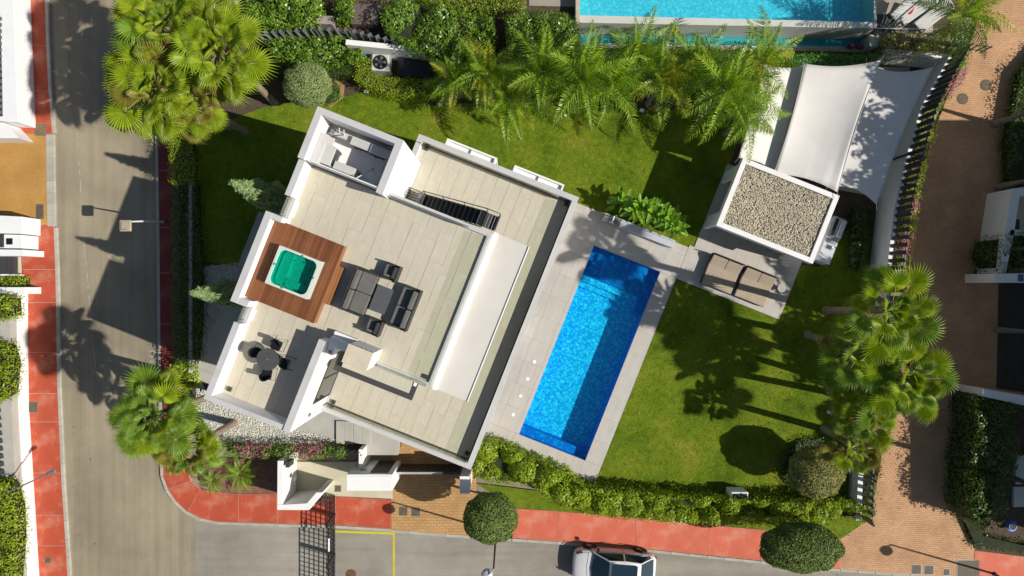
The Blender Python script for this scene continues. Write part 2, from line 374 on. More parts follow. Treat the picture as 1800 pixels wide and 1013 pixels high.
CAUSTN=causticmat('pale_pool_caustics',[(1,1,1),(.66,.90,.93),(.42,.74,.84)],8)  # neighbour pool floor, caustic sparkle put into the base colour
SPAM=causticmat('spa_shell',[(.70,.95,.90),(.45,.85,.78),(.28,.72,.65)],13,.5)  # shell colour carries painted ripple light as well
SPARIM=mat('spa_acrylic',(.60,.66,.57),.3,.05,2,30,.04,0,spec=.5)
RATTAN=mat('dark_rattan',(.045,.042,.04),.6,.2,6,60,.3,.4,.006)
CUSH=mat('grey_cushion',(.145,.140,.125),.9,.12,3,120,.12,.25,.004)
CUSHD=mat('charcoal_cushion',(.05,.05,.052),.9,.1,3,120,.1,.25,.004)
TAUPE=mat('taupe_fabric',(.40,.325,.235),.9,.1,2,120,.08,.2,.003)
SAIL=mat('sail_fabric',(.68,.65,.61),.85,.04,1.0,60,.03,.05,.003,dirt=(.50,.42,.33),dirt_amt=.25)
TRUNK=mat('palm_trunk',(.30,.23,.16),.9,.2,4,30,.25,.5,.02)
TRUNKG=mat('grey_trunk',(.26,.25,.20),.9,.2,4,30,.25,.5,.02)
BRANCH=mat('hedge_branches',(.030,.036,.012),.95,.3,3,30,.3,0)
FAN=leafmat('fan_leaf',(.28,.40,.02),(.43,.53,.03),(.58,.60,.09),.40,.4,.35)
FAND=leafmat('fan_leaf_blue_green',(.17,.30,.035),(.30,.43,.055),(.46,.55,.13),.36,.4,.35)
FANY=leafmat('fan_leaf_yellow',(.26,.24,.04),(.34,.30,.05),(.40,.33,.08),.25,.5,.3)
FANB=leafmat('dead_fan_leaf',(.22,.14,.06),(.34,.23,.10),(.42,.31,.15),.15,.8,.1)
PETI=mat('petiole',(.24,.27,.07),.6,.1,4,40,.1,0)
FEA=leafmat('feather_leaf',(.20,.37,.02),(.33,.50,.03),(.46,.55,.06),.36,.38,.45)
FEAY=leafmat('feather_leaf_yellow',(.36,.42,.03),(.48,.50,.04),(.55,.46,.06),.3,.4,.4)
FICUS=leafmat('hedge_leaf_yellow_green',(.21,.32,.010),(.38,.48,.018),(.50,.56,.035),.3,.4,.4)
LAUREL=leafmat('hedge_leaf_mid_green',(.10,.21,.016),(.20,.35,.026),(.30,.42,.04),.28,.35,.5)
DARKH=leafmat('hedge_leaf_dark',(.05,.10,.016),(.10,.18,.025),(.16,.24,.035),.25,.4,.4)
GREYG=leafmat('topiary_grey_green',(.20,.27,.085),(.33,.40,.15),(.42,.47,.2),.15,.5,.3)
OLIVE=leafmat('topiary_olive',(.27,.27,.07),(.42,.40,.13),(.52,.44,.15),.15,.5,.3)
PINE=leafmat('topiary_dark',(.13,.19,.04),(.22,.30,.065),(.32,.38,.10),.15,.5,.3)
CYP=leafmat('conifer_spray',(.20,.29,.11),(.29,.38,.16),(.36,.43,.2),.15,.6,.2)
PINK=leafmat('pink_flower',(.50,.10,.22),(.62,.20,.34),(.66,.35,.42),.3,.6,.2)
BIGL=leafmat('broad_leaf',(.15,.32,.018),(.25,.45,.03),(.35,.52,.05),.25,.3,.5)
VIVID=leafmat('clipped_ivy',(.06,.22,.016),(.13,.34,.03),(.18,.39,.04),.2,.4,.4)
GRASS=grassmat('grass_blade')
LITTER=leafmat('fallen_leaf',(.16,.09,.03),(.36,.24,.07),(.45,.40,.12),.1,.8,.1)
# ================================================================== GROUND
def sheet(name,loops,z,m):
    return struct(MB().sheet(loops,z).build(name,m))
POOL_UV=[(3.1,-6.83),(6.75,-6.83),(6.75,3.58),(3.1,3.58)]
poolhole=poly_uv([(3.02,-6.91),(6.83,-6.91),(6.83,3.66),(3.02,3.66)])
nb_pool=WP([(1019,-90),(1536,-90),(1537,44),(1019,32)],1.6)
nb_hole=[(nb_pool[0][0]-.1,nb_pool[0][1]),(nb_pool[3][0]-.1,nb_pool[3][1]-.3),(nb_pool[2][0]+.1,nb_pool[2][1]-.3),(nb_pool[1][0]+.1,nb_pool[1][1])]
sheet('road',[[(-150,-150),(150,-150),(150,150),(-150,150)],poolhole],ROAD,ASPH)
sheet('road_patch',[WP([(343,912),(520,928),(600,931),(700,936),(900,952),(1117,969),(1337,992),(1480,1006),(1720,1030),(1720,1120),(345,1120)],ROAD)],ROAD+.004,ASPHP)
# pale longitudinal seam in the carriageway
seam=MB(); sp=[(134,200),(140,300),(143,350),(147,420),(153,480),(158,540),(164,600),(168,650)]
for (x0,y0),(x1,y1) in zip(sp,sp[1:]):
    n=6
    for i in range(n):
        if random.random()<.35: continue
        a=i/n; b=(i+random.uniform(.5,1))/n; j=random.uniform(-.6,.6)
        q=WP([(x0+(x1-x0)*a-.8+j,y0+(y1-y0)*a),(x0+(x1-x0)*a+.8+j,y0+(y1-y0)*a),(x0+(x1-x0)*b+.7-j,y0+(y1-y0)*b),(x0+(x1-x0)*b-.7-j,y0+(y1-y0)*b)],ROAD)
        seam.sheet([q],ROAD+.004)
struct(seam.build('road_seam',mat('seam_deposit',(.42,.39,.34),.9)))
yl=MB(); YEL=mat('yellow_road_paint',(.62,.53,.02),.7,.1,3,60,.25,0)
for q in ([(588,932.5),(694,936),(694,940),(588,936.5)],[(690.5,940),(694,940),(694.5,1060),(690.5,1060)]): yl.sheet([WP(q,ROAD)],ROAD+.009)
struct(yl.build('yellow_line',YEL))
# white parking ticks on the street edge
tk=MB()
for i in range(6):
    y=616+i*9; tk.sheet([WP([(262,y),(289,y+8),(289,y+9),(262,y+1)],ROAD)],ROAD+.004+.001*0)
struct(tk.build('road_ticks',mat('tick_paint',(.5,.48,.45),.8)))

JOINT=mat('pavement_joint',(.54,.32,.24),.9)
def panels(name,quads,m,z=PAVE,base_m=None,gap=.026,part='pavement_panel'):
    base=MB()
    for q in quads: base.prism(WP(q,z),ROAD-.05,z-.012)
    b=struct(base.build(name,base_m or JOINT))
    for q in quads:
        p=WP(q,z); cx=sum(a for a,_ in p)/len(p); cy=sum(a for _,a in p)/len(p)
        p=[(x+(gap if x<cx else -gap)*.6,y+(gap if y<cy else -gap)*.6) for x,y in p]
        o=MB().prism([(x-cx,y-cy) for x,y in p],z-.05,z).build(part,m,b); o.location=(cx,cy,random.uniform(-.003,.003))
    return b
def kerb(name,pts,m=KERB,wd=.15,ln=.95,z=PAVE+.01):
    P=[Vector((*W(x,y,z),0)) for x,y in pts]
    base=MB()
    o=None; first=None; stones=[]
    for a,b in zip(P,P[1:]):
        d=(b-a); L=d.length; n=max(1,round(L/ln)); d.normalize(); s=Vector((-d.y,d.x,0))*wd/2
        for i in range(n):
            p=a+d*(L*i/n+.006); q=a+d*(L*(i+1)/n-.006)
            stones.append(((p+q)/2,[p-s,q-s,q+s,p+s]))
        base.prism([(v.x,v.y) for v in (a-s*.9,b-s*.9,b+s*.9,a+s*.9)],ROAD-.05,z-.02)
    o=struct(base.build(name,GROUT))
    for c,q in stones:
        k=MB().prism([(v.x-c.x,v.y-c.y) for v in q],ROAD-.02,z).build('kerb_stone',m,o,bevel=.012); k.location=(c.x,c.y,random.uniform(-.004,.004))
    return o
# left pavement
def lx(y): return np.interp(y,[-40,235,400,500,600,700,850,1013,1060],[24,29,32,42,45,46,50,62,64])
def rx(y): return np.interp(y,[-40,0,235,400,500,680,850,1013,1060],[79,80,92,94,98,100.5,108,119,121])
ys=[-40,80,160,235]; panels('west_pavement',[[(lx(a),a),(rx(a),a),(rx(b),b),(lx(b),b)] for a,b in zip(ys,ys[1:])],RED)
ys=[397,474,532,620,692,742,832,906,960,1060]; panels('west_pavement',[[(lx(a),a),(rx(a),a),(rx(b),b),(lx(b),b)] for a,b in zip(ys,ys[1:])],RED)
t=struct(MB().prism(WP([(-60,236),(82,236),(83,396),(-60,396)],PAVE),ROAD-.05,PAVE).build('driveway_apron',BRICKY))
kerb('kerb',[(80.5,-40),(83,60),(87,150),(94,234)],wd=.17)
kerb('kerb',[(97,400),(100.5,500),(103,680),(110.5,850),(121.5,1013),(125,1060)],wd=.17)
kerb('gutter',[(87.5,236),(88.5,318),(90,398)],wd=.42,ln=.62)
# narrow shaded pavement on the east side of the street
def ex(y): return np.interp(y,[-40,200,400,660,720],[271,274,278,281,281])
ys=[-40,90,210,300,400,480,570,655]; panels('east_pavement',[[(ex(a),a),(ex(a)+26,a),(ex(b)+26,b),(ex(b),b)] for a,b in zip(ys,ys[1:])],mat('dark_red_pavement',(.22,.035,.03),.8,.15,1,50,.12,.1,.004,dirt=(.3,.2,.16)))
kerb('kerb',[(272,-40),(274,200),(277.5,400),(280,660),(281,760),(284,838),(292,862),(306,882),(326,901),(350,913.5),(382,920),(440,922)],wd=.15)
# corner and south pavement
panels('south_pavement',[[(288,640),(330,640),(330,830),(335,846),(296,860),(286,838)],[(296,860),(335,846),(352,860),(330,900),(310,884)],[(330,900),(352,860),(400,868),(419,869),(419,919),(382,918),(352,911)],
  [(419,869),(486,869),(488,921),(419,919)],[(486,869),(590,873),(590,923),(488,921)],[(590,873),(688,879),(687,930),(590,923)]],RED)
panels('south_pavement',[[(905,894),(981,899),(980,952),(900,946)],[(981,899),(1117,910),(1116,963),(980,952)],[(1117,910),(1245,923),(1243,976),(1116,963)],[(1245,923),(1338,931.5),(1336,985.5),(1243,976)],[(1338,931.5),(1420,941),(1478,948),(1477,1000),(1336,985.5)]],REDB)
kerb('kerb',[(440,922),(488,924),(590,926.5),(688,933)])
kerb('kerb',[(688,934),(815,944),(900,949.5)],z=PAVE-.03)
kerb('kerb',[(900,949.5),(980,955),(1116,966),(1243,979.5),(1336,989),(1477,1003)])
kerb('kerb',[(1477,1003),(1600,1012),(1712,1020),(1840,1032)],z=PAVE-.03)
panels('east_corner_pavement',[[(1713,968),(1850,985),(1850,1029),(1712,1017)]],REDB)
struct(MB().prism(WP([(688,745),(705,690),(835,690),(838,945),(812,942),(688,931)],PAVE),ROAD-.05,PAVE-.012).build('driveway',BRICKD))
struct(MB().prism(WP([(1757,-60),(1850,-60),(1850,700),(1757,700),(1727,700),(1716,760),(1695,830),(1690,915),(1714,968),(1712,1018),(1600,1010),(1477,1001),(1478,948),(1508,922),(1528,912),(1540,860),(1550,800),(1572,745),(1590,560),(1602,430),(1612,340),(1640,240),(1662,180),(1690,120),(1712,60),(1745,-60)],PAVE),ROAD-.05,PAVE-.016).build('brick_lane',BRICK))
# kerb of bricks along the lane's east side
# raised plots
PLOT=WP([(345,-90),(1700,-90),(1690,60),(1640,112),(1600,240),(1570,330),(1545,420),(1533,500),(1530,905),(1000,882),(846,818),(838,770),(825,725),(740,690),(706,740),(700,792),(600,792),(384,782),(338,690),(338,-90)],0)
tb=MB(); tb.sheet([PLOT,poolhole,nb_hole],-.012)
n=len(PLOT); tb.add([(x,y,-.012) for x,y in PLOT]+[(x,y,ROAD-.1) for x,y in PLOT],[(i,n+i,n+(i+1)%n,(i+1)%n) for i in range(n)])
struct(tb.build('garden_ground',SOIL))
# strip of soil outside the fence
struct(MB().sheet([WP([(296,-60),(338,-60),(338,660),(300,660)],PAVE)],PAVE-.004).build('planting_strip',SOIL))
struct(MB().sheet([WP([(838,850),(905,893),(1117,909),(1338,931),(1478,948),(1540,905),(1530,890),(1000,870)],PAVE)],PAVE-.006).build('verge',LAWN))
struct(MB().prism(WP([(348,806),(488,806),(488,868),(400,867),(366,858),(352,846)],PAVE),ROAD,PAVE+.05).build('planting_bed',MULCH))
# lawns
lawnA=WP([(348,230),(490,180),(560,185),(640,160),(760,185),(900,178),(1110,190),(1240,195),(1300,235),(1290,270),(1205,470),(1040,385),(870,300),(700,400),(520,520),(430,470),(348,458)],0)
lawnB=WP([(1188,492),(1368,561),(1408,466),(1440,470),(1520,360),(1532,420),(1526,500),(1516,640),(1510,880),(1120,868),(1046,850)],0)
sheet('lawn',[lawnA],.004,LAWN); sheet('lawn',[lawnB],.004,LAWN)
def grass(name,poly,per_m2,h=.05,wd=.022):
    P=np.array(poly); lo,hi=P.min(0),P.max(0); n=int(per_m2*np.prod(hi-lo))
    pts=RNG.uniform(lo,hi,(n,2)); pts=pts[pip(pts,P)]; n=len(pts)
    a=RNG.uniform(0,2*np.pi,n); l=RNG.uniform(.5,1,n)*h; lean=RNG.normal(0,.035,(n,2))
    hw=np.stack([np.cos(a),np.sin(a)],1)*wd/2
    v=np.zeros((n,3,3)); v[:,0,:2]=pts-hw; v[:,1,:2]=pts+hw; v[:,2,:2]=pts+lean; v[:,:2,2]=.003; v[:,2,2]=l
    return stuff(link(name,tri_mesh(name,v.reshape(-1,3),np.arange(n*3).reshape(-1,3),GRASS)))
def pip(p,P):
    x,y=p[:,0],p[:,1]; c=np.zeros(len(p),bool)
    for i in range(len(P)):
        x1,y1=P[i-1]; x2,y2=P[i]
        if y1==y2: continue
        c^=((y1>y)!=(y2>y))&(x<(x2-x1)*(y-y1)/(y2-y1)+x1)
    return c
def tri_mesh(name,v,f,m):
    me=bpy.data.meshes.new(name); nf,k=f.shape
    me.vertices.add(len(v)); me.vertices.foreach_set('co',v.astype(np.float32).ravel())
    me.loops.add(nf*k); me.loops.foreach_set('vertex_index',f.astype(np.int32).ravel())
    me.polygons.add(nf); me.polygons.foreach_set('loop_start',np.arange(0,nf*k,k,dtype=np.int32))
    me.materials.append(m); me.update(calc_edges=True); return me
grass('grass',lawnA,380,.05,.026); grass('grass',lawnB,380,.05,.026)
def pebbles(name,pts,r,m,parent=None,z=0,rv=.35):
    """squashed eight-sided stones, joined"""
    n=len(pts); s=r*RNG.uniform(1-rv,1+rv,(n,1,1))*np.stack([RNG.uniform(.8,1.3,n),RNG.uniform(.7,1.1,n),RNG.uniform(.5,.8,n)],1)[:,None,:]
    o=np.array([[1,0,0],[0,1,0],[-1,0,0],[0,-1,0],[.1,.1,1],[0,0,-1]],float)*s+RNG.normal(0,r*.12,(n,6,3))
    a=RNG.uniform(0,6.283,n); ca,sa=np.cos(a)[:,None],np.sin(a)[:,None]
    v=np.stack([o[:,:,0]*ca-o[:,:,1]*sa,o[:,:,0]*sa+o[:,:,1]*ca,o[:,:,2]],2)
    v[:,:,:2]+=pts[:,None,:]; v[:,:,2]+=z+RNG.uniform(0,r,(n,1))
    f=np.array([[0,1,4],[1,2,4],[2,3,4],[3,0,4],[1,0,5],[2,1,5],[3,2,5],[0,3,5]])
    F=(np.arange(n)[:,None,None]*6+f[None]).reshape(-1,3)
    return stuff(link(name,tri_mesh(name,v.reshape(-1,3),F,m),parent))
def scatter(poly,per_m2):
    P=np.array(poly); lo,hi=P.min(0),P.max(0); n=int(per_m2*np.prod(hi-lo)); p=RNG.uniform(lo,hi,(n,2)); return p[pip(p,P)]
pebpoly=WP([(346,470),(425,462),(408,500),(345,655),(362,688),(470,742),(590,772),(600,789),(385,786),(345,720)],0)
sheet('pebble_bed',[pebpoly],.002,PEB)
pebbles('garden_pebbles',scatter(pebpoly,480),.045,PEBW,z=.0)
# paths around the house
struct(MB().prism(poly_uv([(-13.5,-9.75),(-9.6,-9.75),(-9.6,-1.15),(-13.5,-1.15)]),-.05,.03).build('path',PATHM))
struct(MB().prism(WP([(480,752),(570,722),(640,735),(706,742),(700,800),(643,800),(643,778),(600,776)],0),-.3,.02).build('path',PATHM))
ps=struct(MB().prism(WP([(593,738),(645,742),(645,781),(590,778)],0),-.2,.03).build('steps',PATHM))
for i in range(4):
    x=592+i*15; MB().prism(WP([(x,739+i),(x+14.6,740+i),(x+14.6,780),(x,779)],0),-.1,.15-.03*i).build('step',PATHM,ps,bevel=.01)
struct(MB().prism(poly_uv([(-13.49,-10.3),(-5.3,-10.3),(-5.3,-8.62),(-9.59,-8.62),(-9.59,-9.76),(-13.49,-9.76)]),-.05,.028).build('path',PATHM))
# paved approach at the entrance gate
struct(MB().prism(WP([(520,812),(690,812),(690,877),(590,872),(523,871)],PAVE),ROAD,PAVE+.012).build('entrance_paving',CREAM))
# ------------------------------------------------------------------ pool deck (tiles in the villa's axes)
UVR=(0,0,-TH)
pd=struct(MB().sheet([[(1.0,-7.7),(1.0,5.28),(7.75,5.28),(7.75,5.47),(7.9,5.47),(7.9,10.0),(8.6,10.0),(13.3,10.0),(13.3,3.56),(7.63,3.56),(7.63,-7.7)],[(3.1,-6.83),(6.75,-6.83),(6.75,3.58),(3.1,3.58)]],.0).build('pool_deck',GROUT)); pd.rotation_euler=UVR
mb=MB(); mb.prism([(1.0,-7.69),(7.62,-7.69),(7.62,-6.92),(1.0,-6.92)],-.3,-.004).build('deck_edge',DECKT,pd)
mb=MB(); mb.prism([(6.84,-6.9),(7.615,-6.9),(7.615,3.55),(6.84,3.55)],-.3,-.005).build('deck_edge',DECKT,pd)
for r_ in ([(1.0,-6.83),(3.1,-6.83),(3.1,3.58),(1.0,3.58)],[(1.0,3.585),(7.63,3.585),(7.63,5.28),(1.0,5.28)],[(6.75,-6.83),(7.63,-6.83),(7.63,3.58),(6.75,3.58)],[(1.0,-7.7),(7.63,-7.7),(7.63,-6.835),(1.0,-6.835)]):
    lay_tiles(r_,.0,.045,.95,1.2,'deck_tile',DECKT,pd,gap=.006,stag=0)
lay_tiles([(7.64,3.56),(13.3,3.56),(13.3,6.4),(7.9,6.4),(7.9,5.4),(7.64,5.4)],.0,.05,1.2,.95,'deck_tile',DECKT,pd,gap=.006,stag=0)
lay_tiles([(7.9,6.4),(13.3,6.4),(13.3,10),(7.9,10)],.0,.05,1.2,.95,'deck_tile',DECKT,pd,gap=.006,stag=0)
# ------------------------------------------------------------------ swimming pool
sp=thing('swimming_pool','long rectangular blue swimming pool beside the villa, its foot end towards the street','pool',(0,0,0),-TH)
m=MB(); m.add([(3.02,-6.91,-1.15),(6.83,-6.91,-1.15),(6.83,3.66,-1.15),(3.02,3.66,-1.15)],[(0,1,2,3)]); m.build('pool_floor',CAUST,sp)
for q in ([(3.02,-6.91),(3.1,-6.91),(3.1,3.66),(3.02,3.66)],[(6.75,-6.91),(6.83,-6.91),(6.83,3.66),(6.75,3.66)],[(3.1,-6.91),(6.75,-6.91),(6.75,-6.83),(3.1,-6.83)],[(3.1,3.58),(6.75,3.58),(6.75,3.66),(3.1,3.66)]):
    MB().prism(q,-1.16,-.02).build('pool_wall',CAUSTD,sp)
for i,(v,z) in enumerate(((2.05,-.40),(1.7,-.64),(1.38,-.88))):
    MB().box(3.1,6.28,v,3.58,-1.16,z).build('pool_step',CAUST if i else CAUSTD,sp)
MB().box(6.28,6.75,1.2,3.58,-1.16,-.38).build('pool_bench',CAUSTD,sp)
MB().box(3.1,6.75,-6.83,-6.42,-1.16,-.45).build('pool_ledge',CAUSTD,sp)
m=MB(); m.add([(3.1,-6.83,-.07),(6.75,-6.83,-.07),(6.75,3.58,-.07),(3.1,3.58,-.07)],[(0,1,2,3)]); m.build('water',WATER,sp)
# round lid and inlet covers along the deck
for i,(x,y) in enumerate(((939,636),(927,666),(915,696),(902,729))):
    o=MB().lathe([(.09,0),(.09,.012),(.075,.016)],16).build('skimmer_cover',WPAINT); o.location=(*W(x,y,.05),.047)
    tag(o,['uppermost of the four small round white lids in the deck left of the pool','second from the top of four round white lids left of the pool','third from the top of four round white lids left of the pool','lowest of the four small round white lids left of the pool'][i],'deck lid',group='round lids in the pool deck')
# ================================================================== VILLA
V=thing('villa','large white flat-roofed villa with two stepped stone terraces','house',(0,0,0),-TH)
BZ,AZ=3.2,6.9
def vb(name,x0,x1,y0,y1,z0,z1,m=STUCCO,par=None,bev=.012): return MB().box(x0,x1,y0,y1,z0,z1).build(name,m,par or V,bevel=bev)
# body
vb('ground_floor',-6.0,.98,-8.1,4.7,-1.0,BZ-.32)
vb('ground_floor',-9.70,-6.0,-8.58,3.78,-.3,BZ-.32)
lower=[(-6.06,-8.42),(1.30,-8.42),(1.30,4.98),(-6.57,4.98),(-6.57,3.79),(-6.06,3.79)]
MB().prism(lower,BZ-.32,BZ-.03,bottom=True).build('terrace_slab',STUCCO,V)
upper=[(-9.68,-8.55),(-6.37,-8.55),(-6.37,-4.72),(-4.15,-4.72),(-4.15,-4.96),(-1.62,-4.96),(-1.62,1.64),(-9.68,1.64)]
MB().prism([(-9.68,-8.55),(-6.37,-8.55),(-6.37,-4.60),(-2.2,-4.5),(-2.2,1.4),(-6.1,1.64),(-6.1,3.78),(-9.68,3.78)],BZ-.32,AZ-.36).build('upper_wall',STUCCO,V)
MB().prism(upper,AZ-.35,AZ-.03,bottom=True).build('roof_slab',STUCCO,V)
MB().box(-9.68,-6.1,1.66,3.78,AZ-.7,AZ-.43).build('roof_slab',STUCCO,V)
# tiled floors
tf=MB().prism(upper,AZ-.028,AZ-.012).build('upper_floor',GROUT,V)
lay_tiles([(-9.5,-8.38),(-6.37,-8.38),(-6.37,-4.72),(-4.15,-4.72),(-4.15,-4.86),(-1.66,-4.86),(-1.66,1.6),(-9.5,1.6)],AZ-.012,AZ,.6,1.2,'floor_tile',TILE,tf,off=(.1,.2),stag=.33,holes=[[(-9.0,-3.4),(-7.4,-3.4),(-7.4,-1.9),(-9,-1.9)]])
bf=MB().prism(lower,BZ-.028,BZ-.012).build('lower_floor',GROUT,V)
low_in=[(-5.98,-8.2),(1.07,-8.2),(1.07,4.75),(-6.35,4.75),(-6.35,3.8),(-6.06,3.8),(-6.06,1.75),(-2.1,1.72),(-2.1,-4.6),(-5.98,-4.75)]
lay_tiles(low_in,BZ-.012,BZ,.6,1.2,'floor_tile',TILE,bf,off=(.35,.5),stag=.33,holes=[[(-1.3,-5.0),(-.05,-5.0),(-.05,1.8),(-1.3,1.8)]])
pf=MB().box(-9.5,-6.3,1.8,3.6,AZ-.43,AZ-.412).build('plant_floor',GROUT,V)
lay_tiles([(-9.47,1.8),(-6.36,1.8),(-6.36,3.58),(-9.47,3.58)],AZ-.412,AZ-.40,.62,.62,'floor_tile',TILEY,pf,gap=.012,stag=0)
# parapets of the upper terrace
PT=7.9
def par(x0,x1,y0,y1,z0,z1,name='parapet'):
    o=vb(name,x0,x1,y0,y1,z0,z1); MB().box(x0-.006,x1+.006,y0-.006,y1+.006,z1+.001,z1+.022).build('coping',COPING,o,bevel=.006); return o
par(-9.75,-9.5,.12,1.64,-.3,PT); par(-10.2,-9.93,-4.6,-.76,-.3,PT)
par(-9.93,-9.5,-.98,-.76,-.3,PT-.02); par(-9.93,-9.5,-4.6,-4.36,-.3,PT-.02)
par(-9.75,-9.5,-8.6,-5.32,-.3,PT); par(-9.5,-6.35,-8.6,-8.4,-.3,PT); par(-6.35,-6.07,-8.6,-4.7,-1.0,PT+.06,'wing_wall')
for y0,y1 in ((-.75,.11),(-5.31,-4.61)):
    par(-9.75,-9.5,y0+.002,y1-.002,-.3,7.25,'low_parapet')
    MB().box(-9.66,-9.645,y0+.02,y1-.02,7.28,7.88).build('glass_panel',GLASS,V)
    for y in (y0+.08,y1-.08): MB().tube([(-9.62,y,7.27),(-9.62,y,7.9)],.018,6).build('rail_post',STEEL,V)
    MB().tube([(-9.62,y0+.05,7.9),(-9.62,y1-.05,7.9)],.015,6).build('handrail',STEEL,V)
    MB().box(-9.5,-9.42,y0+.1,y1-.1,6.9,7.2).build('vent_box',STUCCO,V,bevel=.01)
# plant room walls
PZ=8.2
par(-9.72,-9.46,1.66,3.81,-.3,PZ,'plant_wall'); par(-9.46,-6.36,3.57,3.81,-.3,PZ,'plant_wall'); par(-6.36,-6.08,1.52,3.81,BZ-.3,PZ,'plant_wall')
MB().box(-9.2,-6.37,1.70,1.745,AZ-.43,PZ-.02).build('screen_panel',WPAINT,V,bevel=.004)
vb('plant_ledge',-9.45,-9.12,1.76,3.0,AZ-.4,7.55,COPING)
# lower terrace parapets with glass
LP=3.7
par(-6.57,1.32,4.74,4.99,BZ-.3,LP); par(1.08,1.32,-8.20,4.74,BZ-.35,LP); par(-6.06,1.32,-8.44,-8.20,BZ-.35,LP); par(-6.57,-6.33,3.82,4.74,BZ-.3,LP)
def glass_run(x0,y0,x1,y1,z0,z1,n,m=GLASS):
    d=Vector((x1-x0,y1-y0)); L=d.length; d/=L; s=Vector((-d.y,d.x))*.009
    for i in range(n):
        a=Vector((x0,y0))+d*(L*i/n+.012); b=Vector((x0,y0))+d*(L*(i+1)/n-.012)
        MB().prism([tuple(a-s),tuple(b-s),tuple(b+s),tuple(a+s)],z0,z1).build('glass_panel',m,V)
    s2=s*3.2; a=Vector((x0,y0)); b=Vector((x1,y1))
    MB().prism([tuple(a-s2),tuple(b-s2),tuple(b+s2),tuple(a+s2)],z0-.03,z0+.012).build('glass_channel',DGREY,V)
glass_run(-6.25,4.66,1.0,4.66,LP-.30,4.18,5); glass_run(1.045,4.6,1.045,-8.1,LP-.12,4.17,6); glass_run(1.0,-8.13,-5.9,-8.13,LP-.3,4.18,5)
MB().box(-6.3,1.06,4.69,4.735,BZ,BZ+.12).build('skirting',COPING,V)
# upper terrace edges
par(-1.74,-1.56,-5.0,1.76,AZ-.35,AZ+.10,'curb'); par(-6.06,-1.76,1.60,1.79,AZ-.35,AZ+.14,'curb'); par(-4.0,-1.75,-5.06,-4.86,AZ-.35,AZ+.12,'curb')
glass_run(-1.645,1.6,-1.645,-4.9,AZ+.10,7.78,4); glass_run(-5.95,1.64,-2.5,1.64,AZ+.14,7.78,3); glass_run(-3.9,-4.93,-1.75,-4.93,AZ+.12,7.78,2)
# roof overhang between the terraces
MB().box(-1.55,.05,-5.1,1.88,6.25,6.55).build('roof_overhang',SLABW,V,bevel=.01)
MB().box(-1.55,-1.36,-5.12,1.9,6.55,6.72).build('upstand',STUCCO,V,bevel=.01)
MB().box(.0,.05,-5.09,1.87,6.552,6.60).build('roof_edge',WPAINT,V,bevel=.01)
# canopy on the south side
MB().box(-5.4,-2.38,-5.68,-5.02,6.3,6.52).build('canopy',TILE,V,bevel=.01)
MB().box(-5.7,-2.16,-5.92,-5.69,6.22,6.5).build('canopy_fascia',CANOPYD,V,bevel=.01); MB().box(-2.37,-2.16,-5.69,-5.1,6.22,6.5).build('canopy_fascia',CANOPYD,V,bevel=.01)
MB().box(-2.33,-2.2,-5.3,-5.12,6.5,6.56).build('canopy_bracket',WPAINT,V)
# chimney block and barbecue niche
ch=vb('chimney',-5.03,-4.03,-5.04,-4.31,AZ-.3,8.76); MB().box(-5.045,-4.015,-5.055,-4.295,8.762,8.80).build('chimney_cap',STONE,ch,bevel=.008)
for i in range(5): MB().box(-4.95+i*.19,-4.90+i*.19,-4.311,-4.285,8.55,8.60).build('vent',DGREY,ch)
vb('counter',-6.05,-5.06,-4.86,-4.5,AZ,7.55,STUCCO); vb('counter',-6.05,-5.06,-4.5,-4.28,AZ,7.25,STUCCO); vb('counter',-6.05,-5.75,-5.4,-4.87,AZ-.3,7.35,STUCCO)
MB().box(-5.95,-5.82,-5.2,-5.06,7.35,7.45).build('wall_light',GREYM,V,bevel=.01)
MB().box(-6.06,-5.99,-8.30,-8.16,5.75,5.92).build('wall_light',GREYM,V,bevel=.012)
# sliding window in the wing wall
wf=MB()
for a,b,c,d in ((-7.75,-5.45,3.25,3.33),(-7.75,-5.45,5.8,5.9),(-7.75,-7.67,3.33,5.8),(-5.53,-5.45,3.33,5.8),(-6.64,-6.56,3.33,5.8)): wf.box(-6.08,-6.035,a,b,c,d)
wf=wf.build('window',BROWND,V)
for a,b in ((-7.67,-6.64),(-6.56,-5.53)): MB().box(-6.066,-6.05,a+.001,b-.001,3.331,5.799).build('pane',DGLASS,wf)
MB().box(-6.05,-5.99,-8.19,-4.9,BZ,BZ+.06).build('threshold',COPING,V)
# glazed front under the overhang
for i in range(4):
    y=-4.3+i*1.42; f=MB().box(-2.19,-2.15,y,y+1.36,BZ+.02,6.3).build('window',DGLASS,V)
for i in range(2): MB().box(1.0-.03,1.0,-6+i*5,-2.5+i*5,.05,2.5).build('window',DGLASS,V)
# window surrounds on the north wall
for x0,x1 in ((-5.4,-2.9),(-2.0,.5)):
    b=MB()
    b.box(x0,x1,5.32,5.40,1.0,3.05); b.box(x0,x0+.08,5.0,5.32,1.0,3.05); b.box(x1-.08,x1,5.0,5.32,1.0,3.05); b.box(x0+.08,x1-.08,5.0,5.32,2.80,2.9)
    b=b.build('window_surround',WPAINT,V); MB().box((x0+x1)/2-.02,(x0+x1)/2+.02,5.03,5.31,2.901,3.0).build('divider',ALU,b)
# floor drains / floodlights
for u,v,z in ((-9.25,-8.15,AZ),(-5.75,-8.0,BZ),(-1.95,-4.7,AZ),(.9,-7.9,BZ),(.9,4.55,BZ),(-6.1,4.55,BZ)):
    MB().box(u-.09,u+.09,v-.09,v+.09,z+.005,z+.12).build('spotlight',DGREY,V,bevel=.015)
